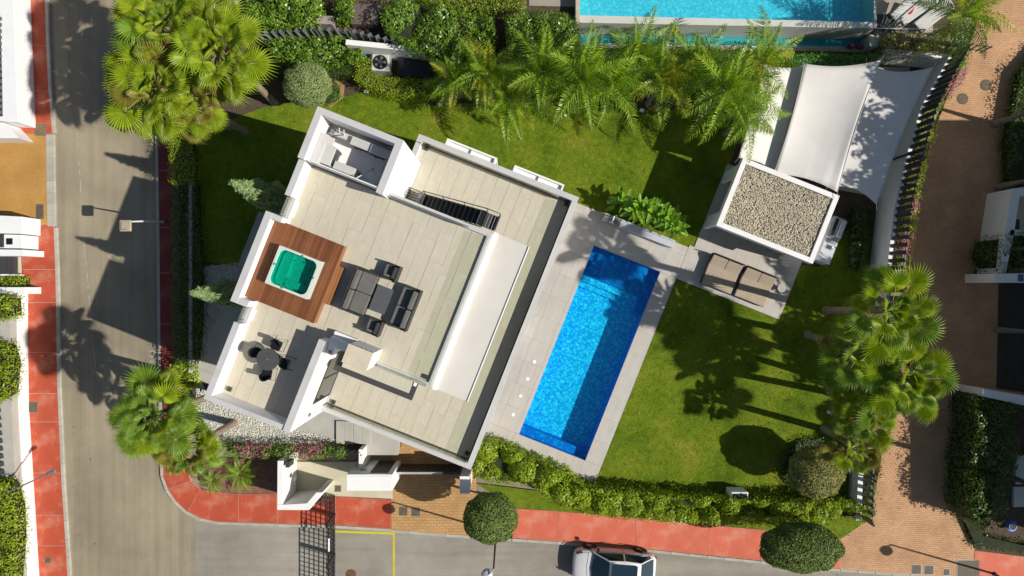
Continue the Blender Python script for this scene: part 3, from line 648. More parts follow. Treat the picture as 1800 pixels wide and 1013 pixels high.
# ------------------------------------------------------------------ external stair (steel)
st=thing('metal_staircase','dark metal staircase linking the lower terrace to the upper terrace','staircase',(0,0,0),-TH)
n=13
for i in range(n):
    u=-5.3+i*.245; z=BZ+.28*(i+1)
    MB().box(u,u+.262,1.90,2.52,z-.035,z).build('tread',BLACK,st,bevel=.004)
    MB().box(u,u+.02,1.90,2.52,z+.001,z+.008).build('nosing',GREYM,st)
for i in range(4): MB().box(-2.1+i*.135,-1.98+i*.135,1.9,2.52,6.83,6.87).build('landing_board',DGREY,st)
for v in (1.86,2.53): MB().add([(-5.35,v,BZ),(-2.1,v,6.65),(-2.1,v,6.9),(-5.35,v,BZ+.25)]+[(-5.35,v+.03,BZ),(-2.1,v+.03,6.65),(-2.1,v+.03,6.9),(-5.35,v+.03,BZ+.25)],[(0,1,2,3),(7,6,5,4),(0,4,5,1),(1,5,6,2),(2,6,7,3),(3,7,4,0)]).build('stringer',BLACK,st)
MB().tube([(-5.35,2.58,BZ+1.0),(-2.1,2.58,7.75),(-1.53,2.58,7.75),(-1.53,1.95,7.75)],.02,6).build('handrail',BLACK,st)
for u,z0 in ((-5.35,BZ),(-4.3,BZ+1.1),(-3.2,BZ+2.4),(-2.1,6.7),(-1.53,6.7)): MB().tube([(u,2.58,z0),(u,2.58,z0+1.05)],.016,6).build('rail_post',BLACK,st)
MB().box(-5.50,-5.34,1.9,2.52,BZ,BZ+.9).build('stair_panel',GREYM,st,bevel=.006)
MB().box(-1.60,-1.53,1.95,2.55,6.6,7.05).build('landing_panel',DGREY,st,bevel=.006)
rg=thing('bar_grille','small grille of five dark parallel bars beside the head of the metal stair','grille',(0,0,0),-TH)
for i in range(5): MB().tube([(-6.05,2.05+i*.12,BZ+.75),(-5.36,2.05+i*.12,BZ+.75)],.016,6).build('bar',BLACK,rg)
for u in (-5.98,-5.42): MB().box(u-.02,u+.02,2.02,2.56,BZ+.70,BZ+.733).build('bearer',BLACK,rg)
for u in (-5.98,-5.42): MB().tube([(u,2.06,BZ),(u,2.06,BZ+.70)],.016,6).build('post',BLACK,rg)
# ================================================================== ROOF TERRACE OBJECTS
def rrect(x0,x1,y0,y1,r,n=6):
    p=[]
    for cx,cy,a in ((x1-r,y1-r,0),(x0+r,y1-r,90),(x0+r,y0+r,180),(x1-r,y0+r,270)):
        for i in range(n+1):
            t=R(a+90*i/n); p.append((cx+r*math.cos(t),cy+r*math.sin(t)))
    return p
# hot tub platform
jd=thing('timber_platform','raised reddish timber platform with a step, built round the hot tub','platform',(0,0,0),-TH)
MB().box(-9.9,-6.95,-4.28,-.95,AZ+.005,7.355).build('plinth',BROWND,jd)
u=-9.9; bw=.124
SPA=(-9.21,-7.42,-3.44,-1.83)
while u<-6.95:
    u1=min(u+bw-.008,-6.93)
    segs=[(-4.30,-.93)] if (u1<SPA[0]+.02 or u>SPA[1]-.02) else [(-4.30,SPA[2]+.02),(SPA[3]-.02,-.93)]
    for a,b in segs:
        o=MB().box(-(u1-u)/2,(u1-u)/2,-(b-a)/2,(b-a)/2,0,.04).build('board',WOOD,jd,bevel=.004); o.location=((u+u1)/2,(a+b)/2,7.36+random.uniform(0,.002))
    u+=bw
for i in range(4): MB().box(-6.945,-6.92,-4.29,-.94,AZ+.02+i*.12,AZ+.13+i*.12).build('fascia_board',WOODL,jd,bevel=.004)
for i in range(2): MB().box(-6.915+i*.135,-6.79+i*.135,-3.4,-1.78,7.10,7.15).build('step_board',WOODL,jd,bevel=.004)
MB().box(-6.91,-6.67,-3.39,-1.79,AZ+.004,7.097).build('step_base',WOODL,jd)
tub=thing('hot_tub','square hot tub with turquoise water and a pale rim sunk in the timber platform','hot tub',(0,0,0),-TH)
inner=rrect(-9.10,-7.52,-3.35,-1.92,.24)
m=MB(); m.sheet([[(SPA[0],SPA[2]),(SPA[1],SPA[2]),(SPA[1],SPA[3]),(SPA[0],SPA[3])],inner],7.88); m.build('rim',SPARIM,tub)
MB().add([(SPA[0],SPA[2],7.36),(SPA[1],SPA[2],7.36),(SPA[1],SPA[3],7.36),(SPA[0],SPA[3],7.36),(SPA[0],SPA[2],7.88),(SPA[1],SPA[2],7.88),(SPA[1],SPA[3],7.88),(SPA[0],SPA[3],7.88)],[(0,1,5,4),(1,2,6,5),(2,3,7,6),(3,0,4,7)]).build('side_panel',SPARIM,tub)
m=MB(); k=len(inner); m.add([(x,y,7.88) for x,y in inner]+[(x,y,7.365) for x,y in inner],[(i,k+i,k+(i+1)%k,(i+1)%k) for i in range(k)]); m.build('basin_wall',SPAM,tub)
m=MB(); m.sheet([rrect(-9.10,-7.52,-3.35,-1.92,.24)],7.37); m.build('basin_floor',SPAM,tub)
m=MB(); m.sheet([inner],7.80); m.build('water',WATERT,tub)
for k_ in range(9):
    a_=k_*.7; MB().lathe([(.035,7.372),(.03,7.385)],8,(-8.3+.55*math.cos(a_),-2.63+.48*math.sin(a_))).build('jet',GREYM,tub)
MB().prism(rrect(-9.03,-8.62,-3.29,-1.98,.15),7.371,7.52).build('bench',SPAM,tub); MB().prism(rrect(-8.60,-7.58,-3.29,-2.98,.12),7.371,7.50).build('bench',SPAM,tub)
for x,y in ((-8.2,-1.9),(-9.12,-2.6),(-7.49,-2.55),(-8.5,-3.37)):
    MB().lathe([(.045,7.881),(.045,7.90),(.02,7.91)],10,(x,y)).build('control_knob',GREYM,tub)
# seating
def cushion(x0,x1,y0,y1,z0,z1,m,par,name='cushion',bev=.045): return MB().box(x0,x1,y0,y1,z0,z1).build(name,m,par,bevel=bev,seg=2,smooth=False)
def sofa(label,u,v,w,d,face,z=AZ):
    """local: seat faces +x when face=1; w along v, d along u"""
    t=thing('sofa',label,'sofa',at_uv(u,v,z),-TH+(0 if face>0 else math.pi),'outdoor lounge suite')
    h=w/2
    MB().box(-d/2,d/2,-h,h,.08,.26).build('base',RATTAN,t,bevel=.015)
    MB().box(-d/2,-d/2+.09,-h,h,.26,.68).build('backrest',RATTAN,t,bevel=.015)
    for s in (-1,1): MB().box(-d/2+.09,d/2,s*h-(.08 if s>0 else 0),s*h+(.08 if s<0 else 0),.26,.52).build('armrest',RATTAN,t,bevel=.012)
    for s in (-1,1):
        a,b=(-h+.09,-.008) if s<0 else (.008,h-.09)
        cushion(-d/2+.30,d/2-.01,a,b,.262,.42,CUSH,t,'seat_cushion')
        cushion(-d/2+.095,-d/2+.31,a+.01,b-.01,.422,.73,CUSH,t,'back_cushion')
    for sx in (-1,1):
        for sy in (-1,1): MB().box(sx*(d/2-.06)-.03,sx*(d/2-.06)+.03,sy*(h-.06)-.03,sy*(h-.06)+.03,0,.08).build('leg',BLACK,t)
    return t
def armchair(label,u,v,face):
    t=thing('armchair',label,'armchair',at_uv(u,v,AZ),-TH+(0 if face>0 else math.pi),'outdoor lounge suite')
    MB().box(-.33,.33,-.33,.33,.08,.26).build('base',RATTAN,t,bevel=.015)
    MB().box(-.33,-.25,-.33,.33,.26,.68).build('backrest',RATTAN,t,bevel=.015)
    for s in (-1,1): MB().box(-.25,.33,s*.33-(.07 if s>0 else 0),s*.33+(.07 if s<0 else 0),.26,.5).build('armrest',RATTAN,t,bevel=.012)
    cushion(-.06,.31,-.25,.25,.262,.42,CUSH,t,'seat_cushion'); cushion(-.245,-.07,-.25,.25,.30,.66,CUSHD,t,'back_cushion')
    cushion(-.16,.26,.14,.24,.421,.60,CUSH,t,'side_cushion',.04)
    for sx in (-1,1):
        for sy in (-1,1): MB().box(sx*.27-.03,sx*.27+.03,sy*.27-.03,sy*.27+.03,0,.08).build('leg',BLACK,t)
    return t
sofa('two-seat grey cushioned sofa beside the timber step, its back to the hot tub',-5.68,-2.42,1.88,.98,1)
sofa('two-seat sofa with shaded seat, the one farther from the hot tub',-3.72,-2.35,1.78,.80,-1)
armchair('square dark armchair at the end of the coffee table nearer the metal stair',-4.78,-1.20,-1)
armchair('square dark armchair at the end of the coffee table nearer the chimney block',-4.62,-3.53,-1)
t=thing('coffee_table','low dark rectangular coffee table between the two sofas','table',at_uv(-4.76,-2.4,AZ),-TH)
MB().box(-.34,.34,-.54,.54,.37,.40).build('table_top',mat('slate_top',(.10,.10,.11),.35,.1,3,50,.1,0,spec=.5),t,bevel=.006)
MB().box(.335,.345,-.54,.54,.36,.40).build('edge_trim',STEEL,t)
for sx in (-1,1):
    for sy in (-1,1): MB().box(sx*.31-.02,sx*.31+.02,sy*.5-.02,sy*.5+.02,0,.37).build('leg',BLACK,t)
# dining set
tx,ty=W(470,632,7.65)
t=thing('dining_table','round dark grey dining table on the terrace corner','table',(tx,ty,AZ))
MB().lathe([(.45,.70),(.455,.715),(.45,.735)],40).build('table_top',mat('dark_table_top',(.075,.075,.08),.55,.12,4,60,.15,0),t)
MB().lathe([(.24,0),(.24,.02),(.035,.04),(.035,.70)],20).build('pedestal',BLACK,t)
MB().lathe([(.018,.736),(.018,.745)],12).build('parasol_cap',mat('yellow_plastic',(.6,.5,.1),.5),t)
def chair(label,dx,dy,ang):
    t=thing('dining_chair',label,'chair',(tx+dx,ty+dy,AZ),ang,'black dining chairs round the table')
    s=MB(); pr=rrect(-.20,.22,-.21,.21,.08,4); s.prism(pr,.42,.46,True); s.build('seat',BLACK,t,bevel=.01)
    b=MB(); n=12; vs=[];fs=[]
    for i in range(n+1):
        a=R(-78+156*i/n)
        for zz,rr in ((.45,.24),(.78,.27-.05*abs(i-n/2)/n)):
            for q in (0,.02): vs.append((-(rr-q)*math.cos(a)+.02,(rr-q)*math.sin(a),zz-(0 if zz<.5 else .16*(abs(i-n/2)/(n/2))**2)))
    for i in range(n):
        o=i*4
        fs+= [(o,o+4,o+6,o+2),(o+1,o+3,o+7,o+5),(o+2,o+6,o+7,o+3),(o,o+1,o+5,o+4)]
    fs+=[(0,2,3,1),(n*4,n*4+1,n*4+3,n*4+2)]
    b.add(vs,fs); b.build('backrest',BLACK,t,smooth=True)
    for sy in (-1,1):
        MB().tube([(.2,sy*.18,.42),(.26,sy*.25,.0),(-.28,sy*.25,0.0),(-.18,sy*.18,.42)],.011,6).build('sled_leg',BLACK,t)
    return t
for lab,px,py in (('black dining chair on the side of the round table towards the sofas',45,-98),('black dining chair between the round table and the outer parapet',-95,-43),('black dining chair between the round table and the wing wall',105,37),('black dining chair on the street end of the round table',-25,112)):
    dx,dy=px/4.22*.0229,-py/4.22*.0229; chair(lab,dx*1.05,dy*1.05,math.atan2(-dy,-dx))
# ------------------------------------------------------------------ air conditioning plant
PZ0=AZ-.40
def ac_unit(label,u,v,L,D,H,rot=0,fan=True):
    t=thing('air_conditioner',label,'air conditioner',at_uv(u,v,PZ0),-TH+rot,'outdoor units in the roof plant room')
    MB().box(-L/2,L/2,-D/2,D/2,.06,H).build('casing',PLAST,t,bevel=.025,seg=2)
    for s in (-1,1): MB().box(s*L*.36-.04,s*L*.36+.04,-D/2-.03,D/2+.03,0,.06).build('foot',BLACK,t)
    MB().box(-L/2+.04,L/2-.04,-D/2-.002,-D/2+.01,.1,H-.05).build('side_grille',DGREY,t)
    f=MB().lathe([(min(.24,H*.36),0),(min(.24,H*.36),.015)],20).build('fan_guard',DGREY,t); f.rotation_euler=(R(90),0,0); f.location=(-L*.15,-D/2-.002,H*.52)
    for i in range(2): MB().tube([(L/2-.05,D/2-.08-i*.06,H*.3),(L/2+.05,D/2-.08-i*.06,H*.3),(L/2+.07,D/2-.06-i*.06,.05)],.015,6).build('pipe',BLACK,t)
    return t
ac_unit('pale air conditioner at the middle of the plant room back wall, beside the pipe cluster',-7.85,3.18,.92,.36,.75)
ac_unit('pale air conditioner along the plant room back wall, nearest its inner corner',-6.95,3.15,.95,.38,.85)
ac_unit('shaded blue-grey air conditioner by the plant room inner side wall, in the corner',-6.62,2.75,.80,.30,.62,R(90))
ac_unit('pale air conditioner by the plant room inner side wall, nearest the thin white screen',-6.60,2.12,.72,.32,.85,R(90))
ac_unit('pale air conditioning unit lying along the thin white screen of the plant room',-8.15,2.0,.92,.34,.72)
ac_unit('wide slotted air conditioning unit by the outer wall of the plant room',-8.92,2.25,.80,.48,.9,R(90))
t=thing('pump_set','cluster of pipes, valves and pump bodies in the outer corner of the plant room','pump',at_uv(-8.85,3.25,PZ0),-TH)
MB().box(-.45,.5,-.14,.14,.1,.55).build('pump_casing',PLAST,t,bevel=.05,seg=2)
MB().lathe([(.13,0),(.15,.1),(.15,.5),(.08,.6)],16,(-.33,.02)).build('tank',GREYM,t)
for i in range(7):
    y=-.25+i*.05; MB().tube([(-.5,y-.35,.1+.05*i),(-.5-.03*(i%2),y-.1,.5),(-.3,y+.05,.62-.04*i),(.3,.12,.5)],.016,6).build('pipe',[BLACK,PLAST,GREYM][i%3],t)
for x in (-.05,.15): MB().tube([(x,.0,.5),(x+.04,.16,.95)],.022,8).build('valve_lever',WPAINT,t)
t=thing('support_strut','thin pale diagonal strut standing inside the plant room','strut',at_uv(-7.4,1.9,PZ0),-TH)
MB().tube([(0,-.1,1.2),(.18,.55,.05)],.02,8).build('bar',WPAINT,t)
MB().box(.14,.22,.51,.59,0,.05).build('foot',GREYM,t)
# ================================================================== POOL HOUSE AND GARDEN FURNITURE
ph=thing('pool_house','small white pool house with a gravel-covered flat roof','pool house',(0,0,0),-TH)
RT=2.9
m=MB(); U0,U1,V0,V1=7.83,12.72,6.28,9.73
MB().box(U0,U1,V0,V1,RT-.42,RT-.14).build('roof',STUCCO,ph,bevel=.01)
for q in ((U0,U0+.24,V0,V1),(U1-.24,U1,V0,V1),(U0+.24,U1-.24,V0,V0+.24),(U0+.24,U1-.24,V1-.24,V1)): MB().box(*q,RT-.14,RT).build('roof_edge',STUCCO,ph,bevel=.01)
MB().box(U0+.24,U1-.24,V0+.24,V1-.24,RT-.139,RT-.12).build('roof_liner',mat('roof_liner',(.22,.20,.17),.9),ph)
for q in ((7.95,8.12,6.45,7.15),(7.95,8.12,8.95,9.6),(12.1,12.55,6.42,6.6),(12.0,12.6,9.3,9.6)): MB().box(*q,.05,RT-.42).build('pier',STUCCO,ph,bevel=.01)
MB().box(8.12,12.0,9.45,9.6,.05,RT-.42).build('back_wall',STUCCO,ph); MB().box(12.45,12.6,6.6,9.3,.05,RT-.42).build('side_wall',STUCCO,ph)
for u,v in ((8.04,6.40),(12.4,6.38)): MB().lathe([(.05,2.2),(.06,2.3),(.05,2.4)],10,(u,v)).build('wall_light',GREYM,ph)
g=pebbles('roof_gravel',RNG.uniform((U0+.27,V0+.27),(U1-.33,V1-.27),(8200,2)),.038,PEBT,ph,RT-.11)
# barbecue counter
bq=thing('barbecue_counter','white outdoor kitchen counter with grill, hob and sink beside the pool house','outdoor kitchen',(0,0,0),-TH)
CNT=mat('pale_counter',(.50,.52,.56),.45,.05,3,50,.06,0)
MB().box(13.66,14.26,6.95,9.3,.05,.86).build('cabinet',STUCCO,bq,bevel=.01)
MB().box(13.62,14.30,6.93,9.32,.862,.90).build('worktop',CNT,bq,bevel=.008)
gr=MB().box(13.75,14.27,8.25,9.25,.902,1.06).build('grill',STEEL,bq,bevel=.02)
MB().box(13.70,13.86,8.3,9.2,1.062,1.09).build('grill_opening',BLACK,gr); MB().box(13.98,14.25,8.28,9.22,1.062,1.16).build('grill_lid',STEEL,gr,bevel=.03)
MB().tube([(13.94,8.35,1.2),(13.94,9.15,1.2)],.014,6).build('lid_handle',BLACK,gr)
MB().box(13.72,14.2,7.95,8.2,.902,.93).build('hob',GREYM,bq,bevel=.01); sk=MB().box(13.80,14.12,7.62,7.88,.902,.912).build('sink',STEEL,bq); MB().box(13.83,14.09,7.65,7.85,.9125,.914).build('sink_bowl',DGREY,sk)
MB().tube([(14.16,7.75,.9),(14.16,7.75,1.12),(14.0,7.75,1.14)],.014,6).build('tap',STEEL,sk)
MB().box(13.2,13.62,6.9,7.05,.05,.4).build('side_step',STUCCO,bq,bevel=.01)
# daybeds
def daybed(label,u,v):
    t=thing('daybed',label,'daybed',at_uv(u,v,.05),-TH,'pair of daybeds by the pool house')
    MB().box(-.84,.84,-.80,.80,.12,.20).build('frame',DGREY,t,bevel=.01)
    for sx in (-1,1):
        for sy in (-1,1): MB().box(sx*.78-.03,sx*.78+.03,sy*.72-.03,sy*.72+.03,0,.12).build('leg',DGREY,t)
    cushion(-.80,.80,-.80,.28,.202,.36,TAUPE,t,'mattress',.03)
    for s in (-1,1):
        o=MB().box(-.395,.395,-.28,.28,0,.13).build('backrest_cushion',TAUPE,t,bevel=.03,seg=2); o.location=(s*.402,.52,.36); o.rotation_euler=(R(28),0,0)
    MB().box(-.84,.84,.78,.82,.2,.74).build('back_frame',DGREY,t,bevel=.008); MB().box(-.84,-.80,-.80,.78,.20,.38).build('side_rail',DGREY,t)
    return t
daybed('taupe two-cushion daybed nearer the swimming pool, dappled with palm shadow',9.62,4.6)
daybed('taupe two-cushion daybed farther from the pool, beside the little round table',11.42,4.62)
t=thing('side_table','little round stone side table at the end of the daybeds','side table',(*W(1374,507,.4),.05))
MB().lathe([(.12,0),(.10,.3),(.21,.34),(.21,.38)],24).build('table_top',mat('pale_stone',(.42,.39,.33),.8),t)
# bench and outdoor sink behind the pool
bn=thing('garden_bench','long low white bench at the head of the pool, planted behind','bench',(0,0,0),-TH)
MB().box(3.85,6.78,4.88,5.20,.05,.50).build('seat',CNT,bn,bevel=.01); MB().box(3.85,6.78,5.2,5.28,.05,.56).build('backrest',CNT,bn,bevel=.01)
sh=thing('outdoor_sink','grey pedestal sink with a white tap at the end of the bench','sink',(0,0,0),-TH)
MB().box(2.95,3.82,4.86,5.28,.05,.62).build('cabinet',mat('stone_cabinet',(.30,.28,.26),.7,.15,3,50,.1,.1),sh,bevel=.012)
MB().box(3.05,3.7,4.90,5.1,.622,.64).build('sink_bowl',GREYM,sh,bevel=.01)
MB().tube([(3.42,5.2,.62),(3.42,5.2,1.0),(3.42,4.98,1.02),(3.42,4.98,.9)],.03,8).build('tap',WPAINT,sh); MB().box(3.3,3.54,4.88,4.96,.64,.70).build('tap_base',WPAINT,sh)
# ------------------------------------------------------------------ shade sails
def sail(label,corners,nx=18,ny=18,sag=.25,pull=.10,crease=0):
    """four corner points (x,y,z), edges drawn in like a tensioned membrane"""
    A,B,C,D=[Vector(c) for c in corners]
    def P(s,t):
        p=A*(1-s)*(1-t)+B*s*(1-t)+C*s*t+D*(1-s)*t
        cen=(A+B+C+D)/4
        # pull edges inwards
        ew=max((abs(2*s-1))**3*(4*t*(1-t)),(abs(2*t-1))**3*(4*s*(1-s)))
        p=p+(cen-p)*pull*ew
        p.z-=sag*(4*s*(1-s))*(4*t*(1-t))
        if crease: p.z+=crease*math.sin(s*9+t*4)*math.sin(s*31)*max(0,t-.35)*(s*s)
        return p
    t=thing('shade_sail',label,'shade sail',tuple(A),0,'white shade sails beside the pool house')
    m=MB(); vs=[P(i/nx,j/ny) for j in range(ny+1) for i in range(nx+1)]
    fs=[(j*(nx+1)+i,(j+1)*(nx+1)+i,(j+1)*(nx+1)+i+1,j*(nx+1)+i+1) for j in range(ny) for i in range(nx)]
    m.add(vs,fs); o=m.build('membrane',SAIL,t,smooth=True,world=True)
    md=o.modifiers.new('thick','SOLIDIFY'); md.thickness=.012
    e=MB()
    e.tube([P(1,j/ny) for j in range(ny+1)],.014,5); e.tube([P(0,j/ny) for j in range(ny+1)],.014,5); e.build('hem',COPING,t,world=True)
    for c in (A,B,C,D):
        d=(c-(A+B+C+D)/4).normalized(); q=MB().tube([c,c+d*.28],.012,6); q.build('cable',STEEL,t,world=True)
    return t
def wz(px,py,z): return (*W(px,py,z),z)
sail('narrow white shade sail nearest the lawn, partly under a palm frond',[wz(1344,112,2.9),wz(1420,112,2.35),wz(1364,306,2.2),wz(1298,278,3.0)],sag=.05,pull=.08)
sail('middle and widest white shade sail, creased and stained towards the pool house roof',[wz(1414,112,2.9),wz(1548,106,3.15),wz(1472,338,3.05),wz(1360,306,2.8)],sag=.25,pull=.07,crease=.06)
sail('outer white shade sail beside the boundary wall, half in tree shadow',[wz(1524,112,2.4),wz(1640,118,2.6),wz(1541,360,2.6),wz(1456,328,2.4)],sag=.15,pull=.10)
t=thing('sail_post','black post carrying the outer shade sail at the boundary wall','post',(*W(1556,285,0),0))
MB().tube([(0,0,0),(0,0,2.6)],.05,10).build('pole',BLACK,t); MB().box(-.1,.1,-.1,.1,0,.02).build('base_plate',BLACK,t)
# shed-like white box under the sails
struct(MB().prism(WP([(1320,118),(1600,118),(1560,350),(1480,335),(1300,275)],0),-.05,.02).build('sail_court_paving',PATHM))
# ================================================================== BOUNDARIES
def wall(name,label,pts,z0,z1,th,m=STUCCO,cap=True,cat='wall'):
    t=thing(name,label,cat,(*pts[0],z0))
    L=[];Rr=[]
    for i,p in enumerate(pts):
        a=Vector(pts[max(i-1,0)]); b=Vector(pts[min(i+1,len(pts)-1)]); d=(b-a).normalized(); s=Vector((-d.y,d.x))*th/2
        L.append(tuple(Vector(p)+s)); Rr.append(tuple(Vector(p)-s))
    for i in range(len(pts)-1):
        MB().prism([L[i],L[i+1],Rr[i+1],Rr[i]],z0,z1).build('wall_section',m,t,world=True)
    return t
def slat_fence(label,pts,z0,z1,step=.30,sw=.17,th=.035,m=DGREY,rot=0.0,lean=0):
    t=thing('slat_fence',label,'fence',(*pts[0],z0))
    acc=0; me=MB().box(-sw/2,sw/2,-th/2,th/2,0,z1-z0).mesh('slat',m)
    for a,b in zip(pts,pts[1:]):
        a=Vector(a); b=Vector(b); d=b-a; L=d.length; d.normalize(); ang=math.atan2(d.y,d.x); n=int(L/step)
        for i in range(n):
            p=a+d*(i+.5)*L/n
            o=link('slat',me,t); o.location=(p.x-pts[0][0],p.y-pts[0][1],random.uniform(-.01,.01)); o.rotation_euler=(0,0,ang+rot+random.uniform(-.03,.03))
        s=Vector((-d.y,d.x))*.03
        for z in (z0+.12,z1-.2):
            MB().prism([tuple(a-s*1.3),tuple(b-s*1.3),tuple(b-s*.7),tuple(a-s*.7)],z,z+.05).build('rail',m,t,world=True)
        k=max(1,int(L/2.4))
        for i in range(k+1):
            p=a+d*L*i/k-s*2.2; MB().box(p.x-.03,p.x+.03,p.y-.03,p.y+.03,z0,z1+.02).build('post',m,t,world=True)
    return t
# east boundary
ew=WP([(1527,650),(1531,480),(1543,380),(1560,300),(1588,205),(1640,112)],0)
wall('boundary_wall','tall white wall between the garden and the brick lane, curving past the shade sails',ew,-.1,1.65,.22)
slat_fence('dark slat fence standing on the curved white wall along the brick lane',ew,1.65,2.95,step=.34,sw=.2,rot=.5)
ew2=WP([(1494,905),(1497,830),(1506,770),(1524,700),(1527,650)],0)
wall('boundary_wall','short white wall by the olive topiary at the corner of the brick lane',ew2,-.1,.9,.25)
slat_fence('dark slat fence leaning over the lane beside the olive topiary',[(x+.3,y) for x,y in ew2[:3]],.3,1.7,step=.36,sw=.22,rot=.4)
# north wall of the sail court
nw=WP([(1530,108),(1652,118)],0)
wall('boundary_wall','white wall along the head of the shade sails',nw,-.1,1.5,.22)
slat_fence('grey slat fence above the white wall at the head of the sails',WP([(1555,92),(1688,108)],0),1.5,2.35,step=.34,sw=.2,m=GREYM,rot=.8)
# north boundary behind the chiller
wall('boundary_wall','white wall behind the pool chiller under the leafy hedge',WP([(622,95),(700,103),(805,113)],0),-.1,1.7,.25)
slat_fence('grey slat fence above the white wall by the paving slab in the hedge',WP([(452,64),(560,58),(620,60),(700,78)],1.7),1.2,2.3,step=.34,sw=.2,m=GREYM,rot=.8)
# west boundary
wall('boundary_wall','long low pale wall between the street hedge and the dark garden strip',WP([(340,230),(340,655)],0),-1.0,.35,.16,COPING)
wf_=WP([(46,517),(46,600),(48,720),(56,850),(66,1013),(70,1060)],-.9)
wall('boundary_wall','long low white wall topped by a dark fence along the west pavement',[(x-.2,y) for x,y in wf_],-1.0,-.2,.62,WPAINT)
slat_fence('dark slat fence on the long white wall beside the west pavement',[(x-.50,y) for x,y in wf_],-.2,1.05,step=.36,sw=.22,rot=.15)
# south fence beneath the hedge
slat_fence('dark slat fence half hidden in the hedge next to the driveway gate pillar',WP([(836,826),(935,836)],-.5),-.9,.9,step=.32,sw=.12,m=BLACK,rot=.9)
slat_fence('short dark slat fence beside the white meter housing',WP([(600,782),(644,788)],-.3),-.3,.9,step=.3,sw=.2,rot=.6)
# entrance portal, gates, meter housing
pt=thing('entrance_portal','white angular entrance portal on the red pavement','portal',(*W(505,850,0),ROAD))
zt=1.33
def PW(l,z=zt): return [W(470+x/6.33,770+y/6.33,z) for x,y in l]
for q in ([(112,255),(172,255),(168,742),(108,742)],[(108,744),(168,744),(440,728),(462,804),(108,802)],[(440,726),(545,606),(614,606),(464,803)]):
    q=PW(q); MB().prism(q,ROAD,zt).build('wall_panel',STUCCO,pt,world=True,bevel=.01)
MB().prism(PW([(205,265),(245,265),(240,330),(200,330)]),.6,zt+.006).build('letter_slot',DGREY,pt,world=True)
MB().box(*[c for c in (W(522,838,0)[0]-.02,W(522,838,0)[0]+.05)],W(522,838,0)[1]-.1,W(522,838,0)[1]+.1,.2,.5).build('doorbell',GREYM,pt,world=True)
mt=thing('meter_housing','white box-shaped meter housing with louvred recess beside the driveway gate','meter housing',(*W(648,835,0),ROAD))
x0,y1=W(609,834.5,1.81); x1,y0=W(689.5,863,1.81)
MB().box(x0,x1,y0,y1-.08,ROAD,1.81).build('housing',STUCCO,mt,world=True,bevel=.012)
MB().box(x0,x0+1.05,y1-.079,y1,ROAD,1.80).build('front_panel',STUCCO,mt,world=True); MB().box(x1-.25,x1,y1-.079,y1,ROAD,1.80).build('front_panel',STUCCO,mt,world=True)
MB().box(x0+1.05,x1-.25,y1-.079,y1,1.55,1.79).build('front_panel',STUCCO,mt,world=True)
for i in range(8): MB().box(x0+1.06,x1-.26,y1-.078,y1-.03,-.95+i*.31,-.70+i*.31).build('louvre',DGREY,mt,world=True)
MB().box(x0+.5,x0+.78,y1+.001,y1+.025,.9,1.1).build('plaque',GREYM,mt,world=True)
wall('boundary_wall','short white wall stub between the steps and the meter housing',[W(641,783,0),W(641,815,0)],-1,.9,.2)
sg=thing('sliding_gate','dark brown sliding driveway gate with a pale top rail','gate',(*W(757,815,0),ROAD))
gx0=W(697,815,-.2)[0]; gx1=W(812,815,-.2)[0]; gy=W(757,816,-.9)[1]
n=16
for i in range(n): MB().box(gx0+(gx1-gx0)*i/n+.006,gx0+(gx1-gx0)*(i+1)/n-.006,gy-.05,gy,ROAD+.08,.70).build('board',BROWND,sg,world=True,bevel=.004)
MB().box(gx0,gx0+(gx1-gx0)*.73,gy-.08,gy+.02,.70,.76).build('top_rail',ALU,sg,world=True); MB().box(gx0+(gx1-gx0)*.73+.01,gx1,gy-.08,gy+.02,.70,.76).build('top_rail',DGREY,sg,world=True)
MB().box(gx0,gx1,gy-.09,gy+.04,ROAD+.02,ROAD+.08).build('bottom_rail',BLACK,sg,world=True)
gp=thing('gate_pillar','white square pillar at the hedge end of the driveway gate','pillar',(*W(817,850,0),ROAD))
a=W(809,838,1.3); b=W(825,867,1.3); MB().box(a[0],b[0],b[1],a[1],ROAD,1.3).build('pillar_body',STUCCO,gp,world=True,bevel=.012)
MB().box(a[0]-.02,b[0]+.02,b[1]-.02,a[1]+.02,1.301,1.34).build('pillar_cap',WPAINT,gp,world=True)
# open lattice gates on the street
def lattice(t,a,b,z0,z1,nv,nh,rad=.016):
    a=Vector(a); b=Vector(b); d=(b-a).normalized(); s=Vector((-d.y,d.x))*rad
    def bar(p,q,za,zb,name): MB().prism([tuple(p-s),tuple(q-s),tuple(q+s),tuple(p+s)],za,zb).build(name,BLACK,t,world=True)
    for i in range(nv+1):
        p=a+(b-a)*i/nv; bar(p-d*rad*1.2,p+d*rad*1.2,z0,z1,'upright')
    for j in range(nh+1):
        z=z0+(z1-z0)*j/nh; bar(a,b,z-rad*(1.6 if j in (0,nh) else 1),z+rad*(1.6 if j in (0,nh) else 1),'crossbar')
lg=thing('lattice_gate','long black lattice gate leaf swung open across the road edge','gate',(*W(588,940,-.9),ROAD))
gxa=W(588.5,871,-.9); gxb=W(586,1075,-.9)
lattice(lg,gxa,(gxa[0],gxb[1]),-.9,.65,26,7)
for yy in (W(0,905,-.9)[1],W(0,975,-.9)[1]): MB().box(gxa[0]-.04,gxa[0]+.04,yy-.10,yy+.10,-.9,.66).build('mid_post',BLACK,lg,world=True)
MB().tube([(gxa[0]+.06,W(0,945,.4)[1],.5),(gxa[0]+.06,W(0,968,.4)[1],.5)],.05,8).build('closer',ALU,lg,world=True)
lg2=thing('lattice_gate','short black lattice panel joining the portal to the open gate leaf','gate',(*W(577,870,-.9),ROAD))
lattice(lg2,W(566,869,-.9),(gxa[0]-.02,gxa[1]+.03),-.9,.65,5,7)
